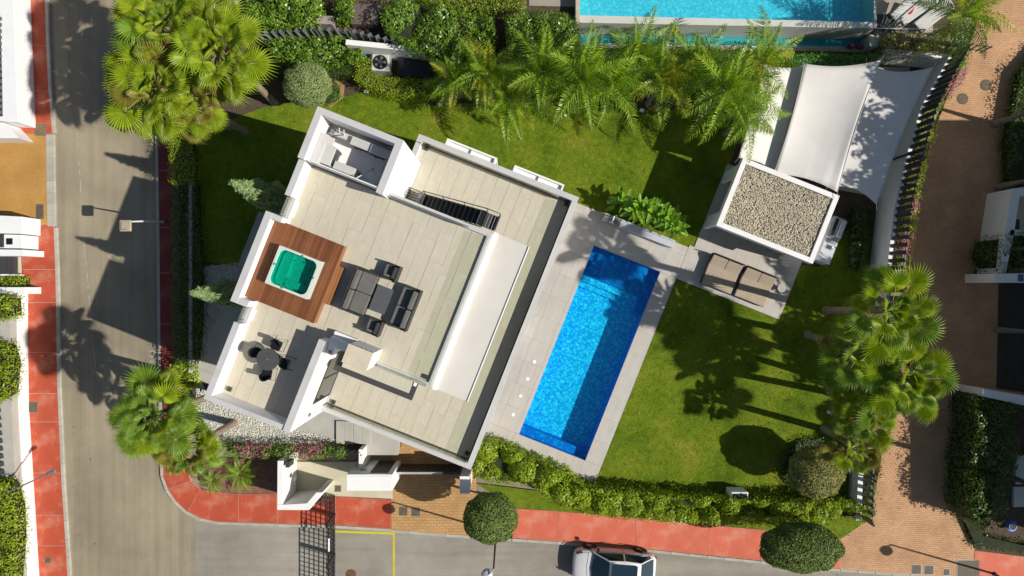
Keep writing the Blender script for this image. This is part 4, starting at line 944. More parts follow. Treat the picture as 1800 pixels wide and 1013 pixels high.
# ================================================================== STREET OBJECTS
def lamp_a():
    x,y=W(289,390.5,PAVE); hx,hy=W(222,397,2.45)
    t=thing('street_lamp','street lamp with a square pale lantern on the shaded east pavement','street lamp',(x,y,PAVE))
    MB().lathe([(.13,0),(.13,.03),(.07,.06)],14).build('base_plate',DGREY,t)
    MB().tube([(0,0,.05),((hx-x)*.35,(hy-y)*.35,2.2),((hx-x)*.6,(hy-y)*.6,3.25)],[.055,.045,.035],10).build('pole',WPAINT,t)
    c=((hx-x),(hy-y))
    LN=mat('lantern_shell',(.42,.36,.25),.6,.15,5,40,.15,0)
    h=MB().box(c[0]-.30,c[0]+.24,c[1]-.27,c[1]+.27,3.26,3.40).build('lantern',LN,t,bevel=.03)
    MB().box(c[0]-.22,c[0]+.05,c[1]-.2,c[1]-.19,3.401,3.43).build('lantern_seam',DGREY,h); MB().box(c[0]-.22,c[0]-.20,c[1]-.2,c[1]+.2,3.401,3.415).build('lantern_seam',DGREY,h)
lamp_a()
def globe_lamp(label,px,py,dx,dy):
    x,y=W(px,py,PAVE); t=thing('street_lamp',label,'street lamp',(x,y,PAVE),0,'globe-headed lamps on the south street')
    MB().lathe([(.11,0),(.11,.04),(.06,.08)],12).build('base_plate',DGREY,t)
    MB().tube([(0,0,.05),(0,0,3.6),(0,0,4.75)],[.06,.045,.04],10).build('pole',DGREY,t)
    MB().tube([(0,0,4.7),(dx*.5,dy*.5,4.85),(dx,dy,4.82)],.03,8).build('arm',GREYM,t)
    MB().lathe([(.04,.0),(.17,.04),(.26,.14),(.27,.22),(.20,.34),(.07,.40)],20,(dx,dy)).build('globe',mat('lamp_globe',(.42,.45,.47),.35,.05,3,30,.05,0),t).location=(0,0,4.45)
globe_lamp('street lamp with a grey globe behind the rounded dark green tree by the driveway',872,934,-.30,-.32)
globe_lamp('street lamp standing on the corner of the brick lane, beyond the coral pavement',1748,1009,-.32,-.28)
x,y=W(24,862,0); t=thing('bracket_lamp','slender grey bracket lamp reaching over the west pavement','street lamp',(x,y,-.2))
hx,hy=W(93,830,1.2); MB().tube([(0,0,0),(0,0,1.2),((hx-x)*.5,(hy-y)*.5,1.5),(hx-x-.2,hy-y-.08,1.42)],[.05,.045,.035,.03],8).build('arm',GREYM,t)
o=MB().box(-.22,.28,-.09,.09,-.05,.06).build('lamp_head',GREYM,t,bevel=.03); o.location=(hx-x-.1,hy-y-.03,1.43); o.rotation_euler=(0,0,R(25))
def cover(label,px,py,wd,ht,m,z,round_=False,nm='manhole_cover'):
    x,y=W(px,py,z); t=thing(nm,label,'manhole cover',(x,y,z))
    if round_:
        MB().lathe([(wd/2,0),(wd/2,.012)],24).build('cover_plate',m,t); MB().lathe([(wd/2-.05,.013),(wd/2-.06,.018)],24).build('cover_inset',m,t)
    else:
        MB().box(-wd/2,wd/2,-ht/2,ht/2,.0,.010).build('frame',GREYM,t); MB().box(-wd/2+.03,wd/2-.03,-ht/2+.03,ht/2-.03,.0101,.016).build('cover_plate',m,t)
        for i in range(4): MB().box(-wd/2+.06,wd/2-.06,-ht/2+.06+i*(ht-.14)/4,-ht/2+.09+i*(ht-.14)/4,.0161,.02).build('tread_rib',m,t)
IRON=mat('cast_iron',(.13,.10,.065),.7,.25,6,60,.25,.2); BRON=mat('bronze_cover',(.20,.15,.075),.6,.25,6,60,.25,.2)
Z2=PAVE+.004
cover('square bronze cover at the end of the shaded red pavement, on the tan apron corner',71,228,.58,.66,BRON,Z2)
cover('square brown cover on the tan apron, the upper of a close pair',70,366,.40,.40,IRON,Z2)
cover('square brown cover on the tan apron, the lower of a close pair',70,379,.40,.40,IRON,Z2)
cover('square grey cover in the long red west pavement by the palm shadow',57,716,.58,.58,IRON,Z2)
cover('small square cover near the bottom end of the west pavement',84,985,.32,.32,IRON,Z2)
cover('brown square cover in the cream entrance paving',594,859,.34,.34,IRON,Z2+.012)
cover('square cover on the driveway apron beside the globe lamp shadow, left of two',709,899,.44,.46,IRON,Z2-.01)
cover('square cover on the driveway apron, right of two beside the lamp shadow',731,900,.44,.46,IRON,Z2-.01)
cover('rusty round manhole cover in the road beside the yellow line',617,1010,.55,0,mat('rust',(.16,.075,.04),.8,.3,6,50,.2,.2),ROAD+.006,True)
cover('dark square cover alone in the middle of the shaded brick lane',1718,481,.40,.40,IRON,Z2-.02)
cover('large grey double cover at the foot of the brick lane',1702,1000,1.2,.95,IRON,Z2-.02)
cover('square cover at the foot of the brick lane, left of a row of three',1611,1001,.52,.52,IRON,Z2-.02)
cover('square cover at the foot of the brick lane, middle of a row of three',1633,1002,.52,.52,IRON,Z2-.02)
cover('smallest square cover at the foot of the brick lane, next to the double cover',1664,1006,.36,.38,IRON,Z2-.02)
cover('round dark cover at the shadow edge on the brick lane, nearer the shade sails',1692,174,.60,0,IRON,Z2-.02,True)
cover('round dark cover at the shadow edge on the brick lane, farther from the sails',1733,150,.60,0,IRON,Z2-.02,True)
# ------------------------------------------------------------------ cars
def make_car(label,loc,rz,paint,L=4.3,Wd=1.78):
    t=thing('parked_car',label,'car',loc,rz)
    h=Wd/2
    # body: stations along x (front +), cross sections
    st=[(2.12,.55,.42,.62),(2.08,.70,.30,.70),(1.85,.83,.22,.80),(1.40,.88,.20,.90),(.85,.89,.20,.96),(0.,.89,.20,.97),(-.9,.89,.20,.98),(-1.5,.88,.20,.97),(-1.9,.84,.24,.93),(-2.10,.74,.34,.84),(-2.15,.62,.45,.70)]
    m=MB(); vs=[];k=10
    for x,w_,zl,zt_ in st:
        r=[( -w_*.96,zl),(-w_,zl+.15),(-w_*1.0,(zl+zt_)/2+.02),(-w_*.965,zt_-.10),(-w_*.86,zt_-.015),(0,zt_+.025),(w_*.86,zt_-.015),(w_*.965,zt_-.10),(w_*1.0,(zl+zt_)/2+.02),(w_,zl+.15),(w_*.96,zl)]
        k=len(r); vs+=[(x,y,z) for y,z in r]
    fs=[]
    for i in range(len(st)-1):
        for j in range(k-1): fs.append((i*k+j,(i+1)*k+j,(i+1)*k+j+1,i*k+j+1)[::-1])
        fs.append((i*k+k-1,(i+1)*k+k-1,(i+1)*k,i*k)[::-1])
    fs.append(tuple(range(k))); fs.append(tuple(range(len(st)*k-1,(len(st)-1)*k-1,-1)))
    m.add(vs,fs); body=m.build('body',paint,t,smooth=True)
    sm=body.modifiers.new('s','SUBSURF'); sm.levels=1; sm.render_levels=2
    # cabin pillars and roof frame
    rf=[(.38,.60,1.46),(.0,.64,1.50),(-.7,.63,1.50),(-1.25,.58,1.44)]
    m=MB(); vs=[]
    for x,w_,z in rf: vs+=[(x,-w_,z-.035),(x,-w_*.85,z),(x,0,z+.03),(x,w_*.85,z),(x,w_,z-.035)]
    fs=[(i*5+j,i*5+j+1,(i+1)*5+j+1,(i+1)*5+j) for i in range(3) for j in range(4)]
    m.add(vs,fs); o=m.build('roof',paint,t,smooth=True); md=o.modifiers.new('t','SOLIDIFY'); md.thickness=.03
    GL=MATS.setdefault('cg',mat('car_glass',(.012,.03,.045),.05,0,1,1,0,0,spec=.8))
    o=MB().prism(rrect(-1.05,.25,-.50,.50,.06,3),1.532,1.545).build('sunroof',GL,t)
    # windscreen etc (belt to roof)
    ws=MB().add([(1.12,-.76,.97),(1.22,0,.99),(1.12,.76,.97),(.40,.585,1.455),(.42,0,1.50),(.40,-.585,1.455)],[(0,1,4,5),(1,2,3,4)]).build('windscreen',GL,t,smooth=True)
    MB().add([(-1.95,-.70,.97),(-1.98,0,.98),(-1.95,.70,.97),(-1.27,.57,1.43),(-1.28,0,1.47),(-1.27,-.57,1.43)],[(2,1,4,3),(1,0,5,4)]).build('rear_window',GL,t,smooth=True)
    for s in (-1,1):
        q=[(1.02,s*.80,.975),(-.35,s*.83,.98),(-.35,s*.66,1.43),(.33,s*.625,1.42)]
        q2=[(-.42,s*.83,.98),(-1.62,s*.79,.985),(-1.20,s*.60,1.40),(-.42,s*.66,1.43)]
        for qq in (q,q2): MB().add(qq,[(0,1,2,3) if s<0 else (3,2,1,0)]).build('side_window',GL,t)
        for a,b in (((1.14,s*.79,.97),(.38,s*.60,1.47)),((-.385,s*.835,.98),(-.385,s*.665,1.45)),((-1.9,s*.74,.96),(-1.24,s*.585,1.45))): MB().tube([a,b],.038,6).build('pillar',paint,t)
        MB().tube([(.40,s*.60,1.47),(-.4,s*.655,1.50),(-1.24,s*.59,1.46)],.03,6).build('roof_rail',paint,t)
        MB().box(.86,1.0,min(s*.86,s*1.04),max(s*.86,s*1.04),.93,1.08).build('wing_mirror',BLACK,t,bevel=.03)
        MB().box(-.28,-.12,min(s*.885,s*.915),max(s*.885,s*.915),.80,.83).build('door_handle',STEEL,t); MB().box(-1.22,-1.06,min(s*.885,s*.915),max(s*.885,s*.915),.81,.84).build('door_handle',STEEL,t)
        MB().add([(2.03,s*.66,.70),(1.72,s*.80,.80),(1.66,s*.70,.865),(1.95,s*.56,.80)],[(0,1,2,3) if s>0 else (3,2,1,0)]).build('headlight',MATS.setdefault('hl',mat('headlight_glass',(.12,.13,.14),.1,.2,9,9,.2,0,spec=.8)),t).location=(.03,s*.02,.03)
        MB().box(-2.16,-2.06,min(s*.60,s*.74),max(s*.60,s*.74),.62,.74).build('tail_light',MATS.setdefault('tl',mat('tail_light',(.25,.02,.02),.2)),t,bevel=.03)
        for x in (1.30,-1.33):
            w=MB().lathe([(.22,-.10),(.31,-.10),(.33,-.06),(.33,.06),(.31,.10),(.22,.10)],24).build('wheel',MATS.setdefault('ty',mat('tyre',(.02,.02,.02),.9)),t); w.location=(x,s*.83,.33); w.rotation_euler=(R(90),0,0)
            rim=MB().lathe([(.21,-.095),(.21,.095)],20).build('rim',BLACK,w)
            sp=MB()
            for i in range(7):
                a=2*math.pi*i/7; sp.tube([(0,0,-s*.105),(.2*math.cos(a),.2*math.sin(a),-s*.10)],.018,5)
            sp.build('spokes',STEEL,w)
            MB().lathe([(.385,-.02),(.385,.02)],24).build('wheel_arch',BLACK,t).matrix_local=Matrix.Translation((x,s*.875,.36))@Matrix.Rotation(R(90),4,'X')
    MB().box(2.08,2.13,-.28,.28,.36,.48).build('number_plate',WPAINT,t); MB().box(2.05,2.12,-.5,.5,.50,.60).build('front_grille',BLACK,t,bevel=.02)
    MB().tube([(1.10,-.62,1.0),(1.0,-.05,1.08)],.012,5).build('wiper',BLACK,t); MB().tube([(1.13,.02,1.01),(1.02,.55,1.06)],.012,5).build('wiper',BLACK,t)
    for s in (-1,1):
        MB().tube([(1.22,s*.78,.985),(1.6,s*.76,.945),(2.0,s*.58,.80)],.008,4).build('bonnet_seam',DGREY,t)
        for x in (.93,-.39,-1.45): MB().tube([(x,s*.875,.93),(x,s*.905,.6),(x,s*.90,.34)],.008,4).build('door_seam',DGREY,t)
    MB().tube([(1.24,-.70,1.0),(1.32,0,1.015),(1.24,.70,1.0)],.010,4).build('cowl',BLACK,t)
    return t
def carpaint(name,c,metal=0):
    m,nt,b=new(name); b.inputs['Base Color'].default_value=(*c,1); b.inputs['Roughness'].default_value=.28; b.inputs['Metallic'].default_value=metal
    b.inputs['Coat Weight'].default_value=.8; b.inputs['Coat Roughness'].default_value=.04; return m
cx,cy=W(1083,1008,.4); make_car('white car with dark panoramic roof parked at the kerb of the south street',(cx,cy,ROAD),math.pi-R(4.5),carpaint('white_car_paint',(.70,.69,.68)))
cx,cy=W(219,150,.2); make_car('dark car mostly hidden beneath the fan palms on the street',(cx,cy,ROAD),R(-88),carpaint('dark_car_paint',(.015,.016,.018)))
# ================================================================== NEIGHBOUR TO THE NORTH
np_=thing('neighbour_pool','pale turquoise infinity pool of the neighbouring plot along the upper edge','pool',(*W(1280,0,1.5),0))
zt=1.6
A0,B0,C0,D0=WP([(1019,-70),(1536,-70),(1536,40),(1019,28)],zt)
MB().prism([A0,B0,C0,D0],.2,.35).build('pool_floor',CAUSTN,np_,world=True)
RIMN=mat('pool_rim',(.55,.56,.50),.6,.05,1,30,.05,.1,.003,dirt=(.42,.44,.36))
MB().prism(WP([(1019,27),(1536,39),(1536,50),(1019,40)],zt),-.3,zt).build('pool_rim',RIMN,np_,world=True)
MB().prism(WP([(1012,-70),(1019,-70),(1019,40),(1012,40)],zt),-.3,zt+.02).build('pool_rim',mat('pool_side_tile',(.50,.42,.30),.7,.1,2,30,.1),np_,world=True)
MB().prism(WP([(1536,-70),(1541,-70),(1541,49),(1536,49)],zt),-.3,zt+.01).build('pool_rim',RIMN,np_,world=True)
m=MB(); m.sheet([WP([(1019,-70),(1536,-70),(1536,39.5),(1019,27.5)],zt-.03)],zt-.03); m.build('water',WATERN,np_,world=True)
tr=MB(); tr.prism(WP([(1019,62),(1540,66),(1540,88),(1019,80)],0),-.3,.02); tr.build('overflow_trough',mat('trough_tile',(.38,.55,.50),.6,.1,2,30,.1),np_,world=True)
m=MB(); m.sheet([WP([(1019,62),(1540,66),(1540,82),(1019,76)],.1)],.10); m.build('trough_water',WATERN,np_,world=True)
MB().prism(WP([(1019,80),(1540,88),(1540,93),(1019,85)],.1),-.2,.2).build('trough_kerb',mat('trough_kerb',(.45,.36,.25),.8,.1,2,30,.1),np_,world=True)
TERR=mat('sun_deck_stone',(.36,.31,.25),.8,.12,1.5,40,.12,.1,.003,dirt=(.25,.21,.17))
struct(MB().prism(WP([(1541,-70),(1640,-70),(1640,57),(1541,62)],1.0),-.1,1.0).build('sun_deck',TERR))
struct(MB().prism(WP([(930,-70),(1011,-70),(1011,12),(930,10)],1.0),-.1,1.0).build('sun_deck',TERR))
def lounger(label,px,py,z,rz,red=False):
    t=thing('sun_lounger',label,'sun lounger',(*W(px,py,z),z),rz,'white loungers on the neighbour sun deck')
    MB().box(-.95,.95,-.34,.34,.22,.28).build('frame',STEEL,t,bevel=.01)
    cushion(-.93,.35,-.32,.32,.282,.38,mat('lounger_fabric',(.55,.54,.52),.9,.05,3,60,.06,.1),t,'mattress',.03)
    o=MB().box(0,.68,-.32,.32,0,.09).build('backrest',STUCCO,t,bevel=.03); o.location=(.36,0,.30); o.rotation_euler=(0,-R(30),0)
    for sx in (-.85,.7):
        for sy in (-.28,.28): MB().tube([(sx,sy,.22),(sx,sy,0)],.02,6).build('leg',STEEL,t)
    return t
lounger('white sun lounger with a red towel against it, on the neighbour deck',1603,22,1.0,R(35))
lounger('white sun lounger farthest from the turquoise pool on the neighbour deck',1632,34,1.0,R(38))
x,y=W(1601,14,1.45); t=thing('towel','bright red towel hanging between the two sun loungers','towel',(x,y,1.0)); MB().prism(rrect(-.16,.16,-.28,.3,.08,3),.30,.47).build('cloth',mat('red_cloth',(.55,.02,.025),.9),t,bevel=.03).rotation_euler=(0,0,R(-25))
t=thing('swing_seat','grey steel hanging seat leaning over its square base beside the turquoise pool','swing seat',(*W(1556,45,1.0),1.0))
MB().box(-.55,.5,-.45,.55,0,.05).build('base_plate',DGREY,t,bevel=.02)
MB().tube([(-.05,-.35,.05),(0,-.1,1.2),(.7,.55,1.9),(1.3,1.25,1.95)],.045,8).build('arm',ALU,t)
for q in (((-.05,.0,.45),(.9,1.0,.9)),((.25,-.15,.4),(1.2,.85,.9))): MB().tube(q,.03,6).build('seat_rail',ALU,t)
o=MB().box(-.65,.65,-.3,.3,0,.1).build('seat_pad',PLAST,t,bevel=.03); o.location=(.5,.55,.75); o.rotation_euler=(R(15),-R(15),R(47))
t=thing('guard_rail','thin white rail along the front edge of the neighbour sun deck','rail',(*W(1545,52,1.0),1.0))
a=W(1541,50,1.9); b=W(1660,52,1.9); MB().tube([(*a,1.9),(*b,1.9)],.022,6).build('handrail',WPAINT,t,world=True)
for f in (.1,.4,.75): 
    q=(a[0]+(b[0]-a[0])*f,a[1]); MB().tube([(*q,1.0),(*q,1.9)],.015,6).build('rail_post',DGREY,t,world=True)
# flower urns by the pool wall
for i,(px,lab) in enumerate(((1493,'small pot of red flowers at the end of the overflow trough, left of two'),(1508,'small pot of red flowers by the overflow trough, next to the stone post'))):
    t=thing('flower_pot',lab,'flower pot',(*W(px,84,.1),.05)); MB().lathe([(.11,0),(.16,.25),(.14,.26)],12).build('pot',mat('terracotta',(.28,.09,.05),.8),t)
    MB().lathe([(.04,.26),(.12,.31),(.09,.38),(.03,.42)],9).build('flowers',PINK,t)
MB_=MB(); x,y=W(1524,80,.2); t=thing('stone_post','grey square stone post at the end of the overflow trough','post',(x,y,0)); MB().box(-.25,.25,-.32,.32,0,.9).build('post_body',RIMN,t,bevel=.03)
struct(MB().prism(WP([(345,-90),(1010,-90),(1010,94),(800,93),(620,80),(592,52),(345,52)],1.0),-.1,.98).build('neighbour_ground',SOIL))
# ------------------------------------------------------------------ pool plant behind the house
t=thing('pool_chiller','pale grey square pool heat pump with a round black top fan','heat pump',(*W(672,116,.4),0),R(-3))
MB().box(-.44,.44,-.42,.42,.05,.95).build('casing',PLAST,t,bevel=.05,seg=2)
MB().lathe([(.36,.951),(.36,.98),(.30,.985)],28).build('fan_guard',BLACK,t); MB().lathe([(.11,.986),(.10,1.0)],16).build('fan_hub',DGREY,t)
for i in range(5):
    a=2*math.pi*i/5; MB().add([(.1*math.cos(a),.1*math.sin(a),.987),(.29*math.cos(a-.25),.29*math.sin(a-.25),.987),(.29*math.cos(a+.25),.29*math.sin(a+.25),.992)],[(0,1,2)]).build('fan_blade',GREYM,t)
for i in range(8): MB().box(-.442,-.43,-.36+.09*i,-.33+.09*i,.15,.85).build('side_louvre',GREYM,t)
t=thing('equipment_box','low black lidded equipment box beside the pool heat pump','equipment box',(*W(730,118,.4),0),R(-2))
MB().box(-.80,.80,-.52,.52,0,.55).build('box_body',BLACK,t,bevel=.02); MB().box(-.84,.84,-.56,.56,.551,.61).build('lid',mat('box_lid',(.022,.024,.028),.5,.4,4,40,.2,.1),t,bevel=.015)
for s in (-.5,.5): MB().box(s-.06,s+.06,-.59,-.56,.45,.58).build('latch',GREYM,t)
t=thing('hose','coil of blue hose lying above the pool heat pump','hose',(*W(650,96,.7),.55))
for i in range(4):
    MB().tube([((.26-.02*i+.02*math.sin(3*a))*math.cos(a)*1.2,(.24-.02*i)*math.sin(a),.03*i+.02*math.sin(2*a)) for a in np.linspace(0,6.28,26)],.022,6).build('coil',mat('blue_hose',(.03,.18,.60),.4),t)
t=thing('white_bucket','round white bucket with a lid beside the black equipment box','bucket',(*W(783,114,.3),0)); MB().lathe([(.13,0),(.16,.32),(.17,.34),(.15,.36)],18).build('bucket_body',WPAINT,t); MB().lathe([(.05,.361),(.04,.38)],10).build('lid_knob',GREYM,t)
t=thing('stone_slab','brown stone slab roof among the hedges above the chiller','slab',(*W(645,28,.6),.0)); MB().prism(WP([(616,6),(670,6),(664,44),(616,42)],1.6),.9,1.6).build('slab_top',mat('brown_slab',(.14,.105,.09),.8,.15,1.5,40,.15,.1),t,world=True,bevel=.02)
t=thing('concrete_block','small pale concrete block at the gap in the hedge','block',(*W(567,34,.6),.0)); MB().prism(WP([(549,27),(585,28),(584,43),(549,41)],1.6),.9,1.6).build('block_body',mat('block_concrete',(.33,.28,.25),.9,.1,2,30,.1),t,world=True,bevel=.015)
for i,(px,py,lab) in enumerate(((645,163,'small white garden spotlight under the clipped hedge by the chiller'),(774,186,'small white garden spotlight on the lawn edge left of the feather palms'),(985,186,'small white garden spotlight beneath the middle feather palms, left of the grey fronds'),(1127,196,'small white garden spotlight beneath the feather palms towards the yellow frond'),(994,204,'tiny white spotlight out on the lawn beside the drooping frond'),(1456,724,'small white garden spotlight between the fan palm trunks'),(1401,793,'tiny white light at the edge of the olive topiary bed'))):
    t=thing('garden_spotlight',lab,'garden light',(*W(px,py,0),0),R(-15)); s=.7 if 'tiny' in lab else 1
    MB().box(-.11*s,.11*s,-.08*s,.08*s,.06,.24*s).build('lamp_body',WPAINT,t,bevel=.015); MB().tube([(0,0,0),(0,0,.07)],.02,6).build('spike',BLACK,t); MB().box(-.08*s,.08*s,-.084*s,-.08*s,.09,.2*s).build('lens',GREYM,t)
t=thing('boundary_light','small white lidded ventilation hood in the long south hedge','vent hood',(*W(1296,868,.5),0)); MB().box(-.42,.42,-.2,.2,0,.9).build('hood',STUCCO,t,bevel=.02); MB().box(-.36,.36,-.12,.12,.901,.92).build('grille',BLACK,t)
t=thing('ball_light','dark ball light on the lawn edge below the feather palms','garden light',(*W(1196,192,.1),0)); MB().lathe([(.05,0),(.14,.06),(.17,.17),(.12,.29),(.03,.33)],14).build('ball',DGREY,t,smooth=True); MB().lathe([(.09,0),(.09,.02)],12).build('base_ring',BLACK,t)
# ================================================================== VILLAS ACROSS THE STREET (west)
we=thing('street_villa_wall','white villa wall with dark louvred opening, upper left corner','building',(*W(0,120,0),ROAD))
MB().prism(WP([(-90,-60),(20,-60),(24,10),(28,120),(32,215),(8,214),(-90,200)],.4),ROAD,.4).build('wall',WPAINT,we,world=True,bevel=.01)
MB().prism(WP([(-90,205),(8,216),(33,243),(-90,243)],.2),ROAD,.2).build('wall',WPAINT,we,world=True,bevel=.01)
op=MB().prism(WP([(-20,25),(0,25),(4,130),(5,205),(-20,205)],.4),.405,.42).build('opening',DGREY,we,world=True)
for i in range(16): MB().prism(WP([(-20,30+i*11),(3,30+i*11),(3,36+i*11),(-20,36+i*11)],.44),.421,.45).build('louvre',GREYM,we,world=True)
wv=thing('street_villa_entrance','white entrance blocks and dark garage louvres of the villa across the street','building',(*W(0,450,0),ROAD))
for q,z in (([(-60,376),(38,381),(38,411),(-60,409)],.5),([(-60,411),(38,413),(38,437),(-60,436)],.35),([(-60,438),(42,439),(42,450),(-60,450)],.6),([(-60,505),(44,505),(44,517),(-60,517)],.3)):
    MB().prism(WP(q,z),ROAD,z).build('block',WPAINT,wv,world=True,bevel=.01)
MB().prism(WP([(10,419),(21,419),(21,430),(10,430)],.4),.352,.37).build('hatch',BLACK,wv,world=True); MB().prism(WP([(-10,412),(6,412),(6,435),(-10,435)],.4),.352,.38).build('hatch',DGREY,wv,world=True)
for i in range(5): MB().prism(WP([(-40+i*13,451),(-28+i*13,451),(-28+i*13,481),(-40+i*13,481)],-.2),-.5,-.2).build('garage_panel',DGREY,wv,world=True)
MB().prism(WP([(25,451),(36,451),(36,504),(25,504)],PAVE),ROAD,PAVE+.1).build('paving',CREAM,wv,world=True)
MB().prism(WP([(-60,482),(24,482),(24,485),(-60,485)],-.1),ROAD,-.1).build('block',WPAINT,wv,world=True)
gd=struct(MB().prism(WP([(-90,518),(16,518),(20,720),(38,1060),(-90,1060)],.3),ROAD,.3).build('garden_ground',PATHM))
# ================================================================== VILLA ACROSS THE LANE (east)
ev=thing('lane_house','white walls and planter of the villa on the east side of the brick lane','building',(*W(1780,450,0),ROAD))
for q,z in (([(1779,332),(1795,330),(1782,415),(1768,480),(1760,480),(1768,400)],.9),([(1795,330),(1860,325),(1860,340),(1793,345)],.9),([(1776,404),(1860,404),(1860,414),(1774,414)],.9),([(1748,481),(1860,481),(1860,497),(1748,497)],1.3),([(1728,684),(1860,707),(1860,726),(1727,697)],1.2)):
    MB().prism(WP(q,z),ROAD,z).build('wall',WPAINT,ev,world=True,bevel=.01)
MB().prism(WP([(1788,345),(1860,342),(1860,404),(1778,404)],.5),ROAD,.3).build('planter_soil',CREAM,ev,world=True)
MB().prism(WP([(1781,385),(1796,385),(1796,403),(1781,403)],.5),.3,.36).build('hatch',BROWND,ev,world=True)
MB().prism(WP([(1789,482.5),(1799,482.5),(1799,495),(1789,495)],1.3),1.301,1.315).build('house_plate',mat('blue_plate',(.05,.12,.28),.5),ev,world=True)
MB().prism(WP([(1756,498),(1860,498),(1860,700),(1752,682)],PAVE),ROAD,PAVE+.02).build('garage_ramp',mat('dark_ramp',(.055,.048,.042),.85,.2,2,40,.2,.2),ev,world=True)
struct(MB().sheet([WP([(1718,700),(1860,720),(1860,985),(1716,968),(1692,918),(1697,830)],PAVE)],PAVE+.012).build('planting_bed',SOIL))
struct(MB().prism(WP([(1774,240),(1800,110),(1860,60),(1860,330),(1778,328)],PAVE),ROAD,PAVE+.04).build('planting_bed',SOIL))
struct(MB().prism(WP([(1748,422),(1766,420),(1764,480),(1744,480)],PAVE),ROAD,PAVE+.04).build('planting_bed',SOIL))
t=thing('hose','coil of bright blue hose by the pale wall in the lower right corner','hose',(*W(1793,932,0),-.6))
for i in range(4): MB().tube([((.27-.03*i)*math.cos(a),(.27-.03*i)*math.sin(a),.03*i) for a in np.linspace(0,6.28,24)],.024,6).build('coil',bpy.data.materials['blue_hose'],t)
t=thing('garden_slab','pale stone slabs showing behind the shaded hedge, lower right edge','paving',(*W(1790,850,0),-.8))
for q in ([(1784,800),(1830,800),(1830,850),(1786,852)],[(1782,856),(1830,856),(1830,890),(1782,892)]): MB().prism(WP(q,-.7),-.9,-.7).build('slab',RIMN,t,world=True,bevel=.02)
# ================================================================== VEGETATION
def quads(c,nrm,size,asp,m,name,parent,fold=0.0):
    n=len(c); nrm=nrm/np.linalg.norm(nrm,axis=1,keepdims=True)
    r=RNG.normal(size=(n,3)); t=np.cross(nrm,r); t/=np.linalg.norm(t,axis=1,keepdims=True); b=np.cross(nrm,t)
    L=(size*RNG.uniform(.65,1.25,n))[:,None]/2; Wd=L*asp
    v=np.stack([c-t*L,c+b*Wd-t*L*.1,c+t*L,c-b*Wd-t*L*.1],1)
    org=abs_loc(parent); v=v-np.array(org)
    return link(name,tri_mesh(name,v.reshape(-1,3),np.arange(n*4).reshape(-1,4),m),parent)
def bumps(P,k):
    lo,hi=P.min(0),P.max(0); return RNG.uniform(lo,hi,(k,2))
def hedge(label,px,z0,z1,m,leaf=.11,dens=300,lump=.16,spacing=.5,asp=.55,cat='hedge',name='hedge',flat=False,flower=None,ffrac=0,group=None,edge=.06,world_poly=None,upb=.95):
    P=np.array(world_poly if world_poly is not None else WP(px,z1)); A=area([tuple(p) for p in P])
    cen=P.mean(0); t=thing(name,label,cat,(cen[0],cen[1],z0),0,group)
    k=max(4,int(A/spacing**2)); B=bumps(P,k); Bz=z1+RNG.uniform(-lump,lump*.3,k)
    n=int(A*dens)
    lo,hi=P.min(0)-edge*3,P.max(0)+edge*3
    # top surface
    pts=RNG.uniform(lo,hi,(int(n*np.prod(hi-lo)/A)+10,2))
    j=pts+RNG.normal(0,edge,pts.shape); ins=pip(pts,P); pts=j[ins]
    def height(q):
        d2=((q[:,None,:]-B[None])**2).sum(2); h=Bz[None]-d2/(spacing*1.6); i=h.argmax(1); return h[np.arange(len(q)),i],i
    hz=[];ii=[]
    for s in range(0,len(pts),4000):
        a_,b_=height(pts[s:s+4000]); hz.append(a_); ii.append(b_)
    hz=np.concatenate(hz); ii=np.concatenate(ii)
    if flat: hz=z1+RNG.normal(0,lump*.3,len(pts))
    hz=np.maximum(hz,z0+(z1-z0)*.45)
    depth=RNG.exponential(.06 if not flat else .03,len(pts))
    c=np.column_stack([pts,hz-depth])
    nr=np.zeros_like(c); nr[:,:2]=(pts-B[ii])*(1.0/spacing)*(0 if flat else 1); nr[:,2]=upb; nr+=RNG.normal(0,.42,nr.shape)
    # sides
    per=[]; pn=[]
    for a,b in zip(P,np.roll(P,-1,0)):
        L=np.linalg.norm(b-a); k2=int(L*(z1-z0)*dens*.35); s=RNG.uniform(0,1,k2)[:,None]; q=a+(b-a)*s
        ar=((P[:,0]*np.roll(P[:,1],-1)-np.roll(P[:,0],-1)*P[:,1]).sum()); d=(b-a)/max(L,1e-6); o=np.array([d[1],-d[0]])*(1 if ar>0 else -1)
        zz=z0+(z1-z0)*RNG.uniform(0,.97,k2); q=q+o*RNG.normal(0,edge*1.2,k2)[:,None]
        per.append(np.column_stack([q,zz])); nn=np.column_stack([np.tile(o,(k2,1)),np.full(k2,.4)])+RNG.normal(0,.45,(k2,3)); pn.append(nn)
    c=np.concatenate([c]+per); nr=np.concatenate([nr]+pn)
    if flower is not None:
        f=RNG.uniform(0,1,len(c)); g=(np.sin(c[:,0]*2.3)+np.sin(c[:,1]*3.1+1))>(.6); fm=(f<ffrac*(g*2.2+.15))
        stuff(quads(c[fm]+np.array([0,0,.06]),nr[fm]+np.array([0,0,.6]),leaf*.8,.9,flower,'flowers',t))
        c,nr=c[~fm],nr[~fm]
    quads(c,nr,leaf,asp,m,'foliage',t)
    ce=P.mean(0); inn=inset([tuple(p) for p in P],.16)
    MB().prism(inn,z0,z0+(z1-z0)*(.8 if flat else .62)).build('branches',BRANCH,t,world=True)
    return t
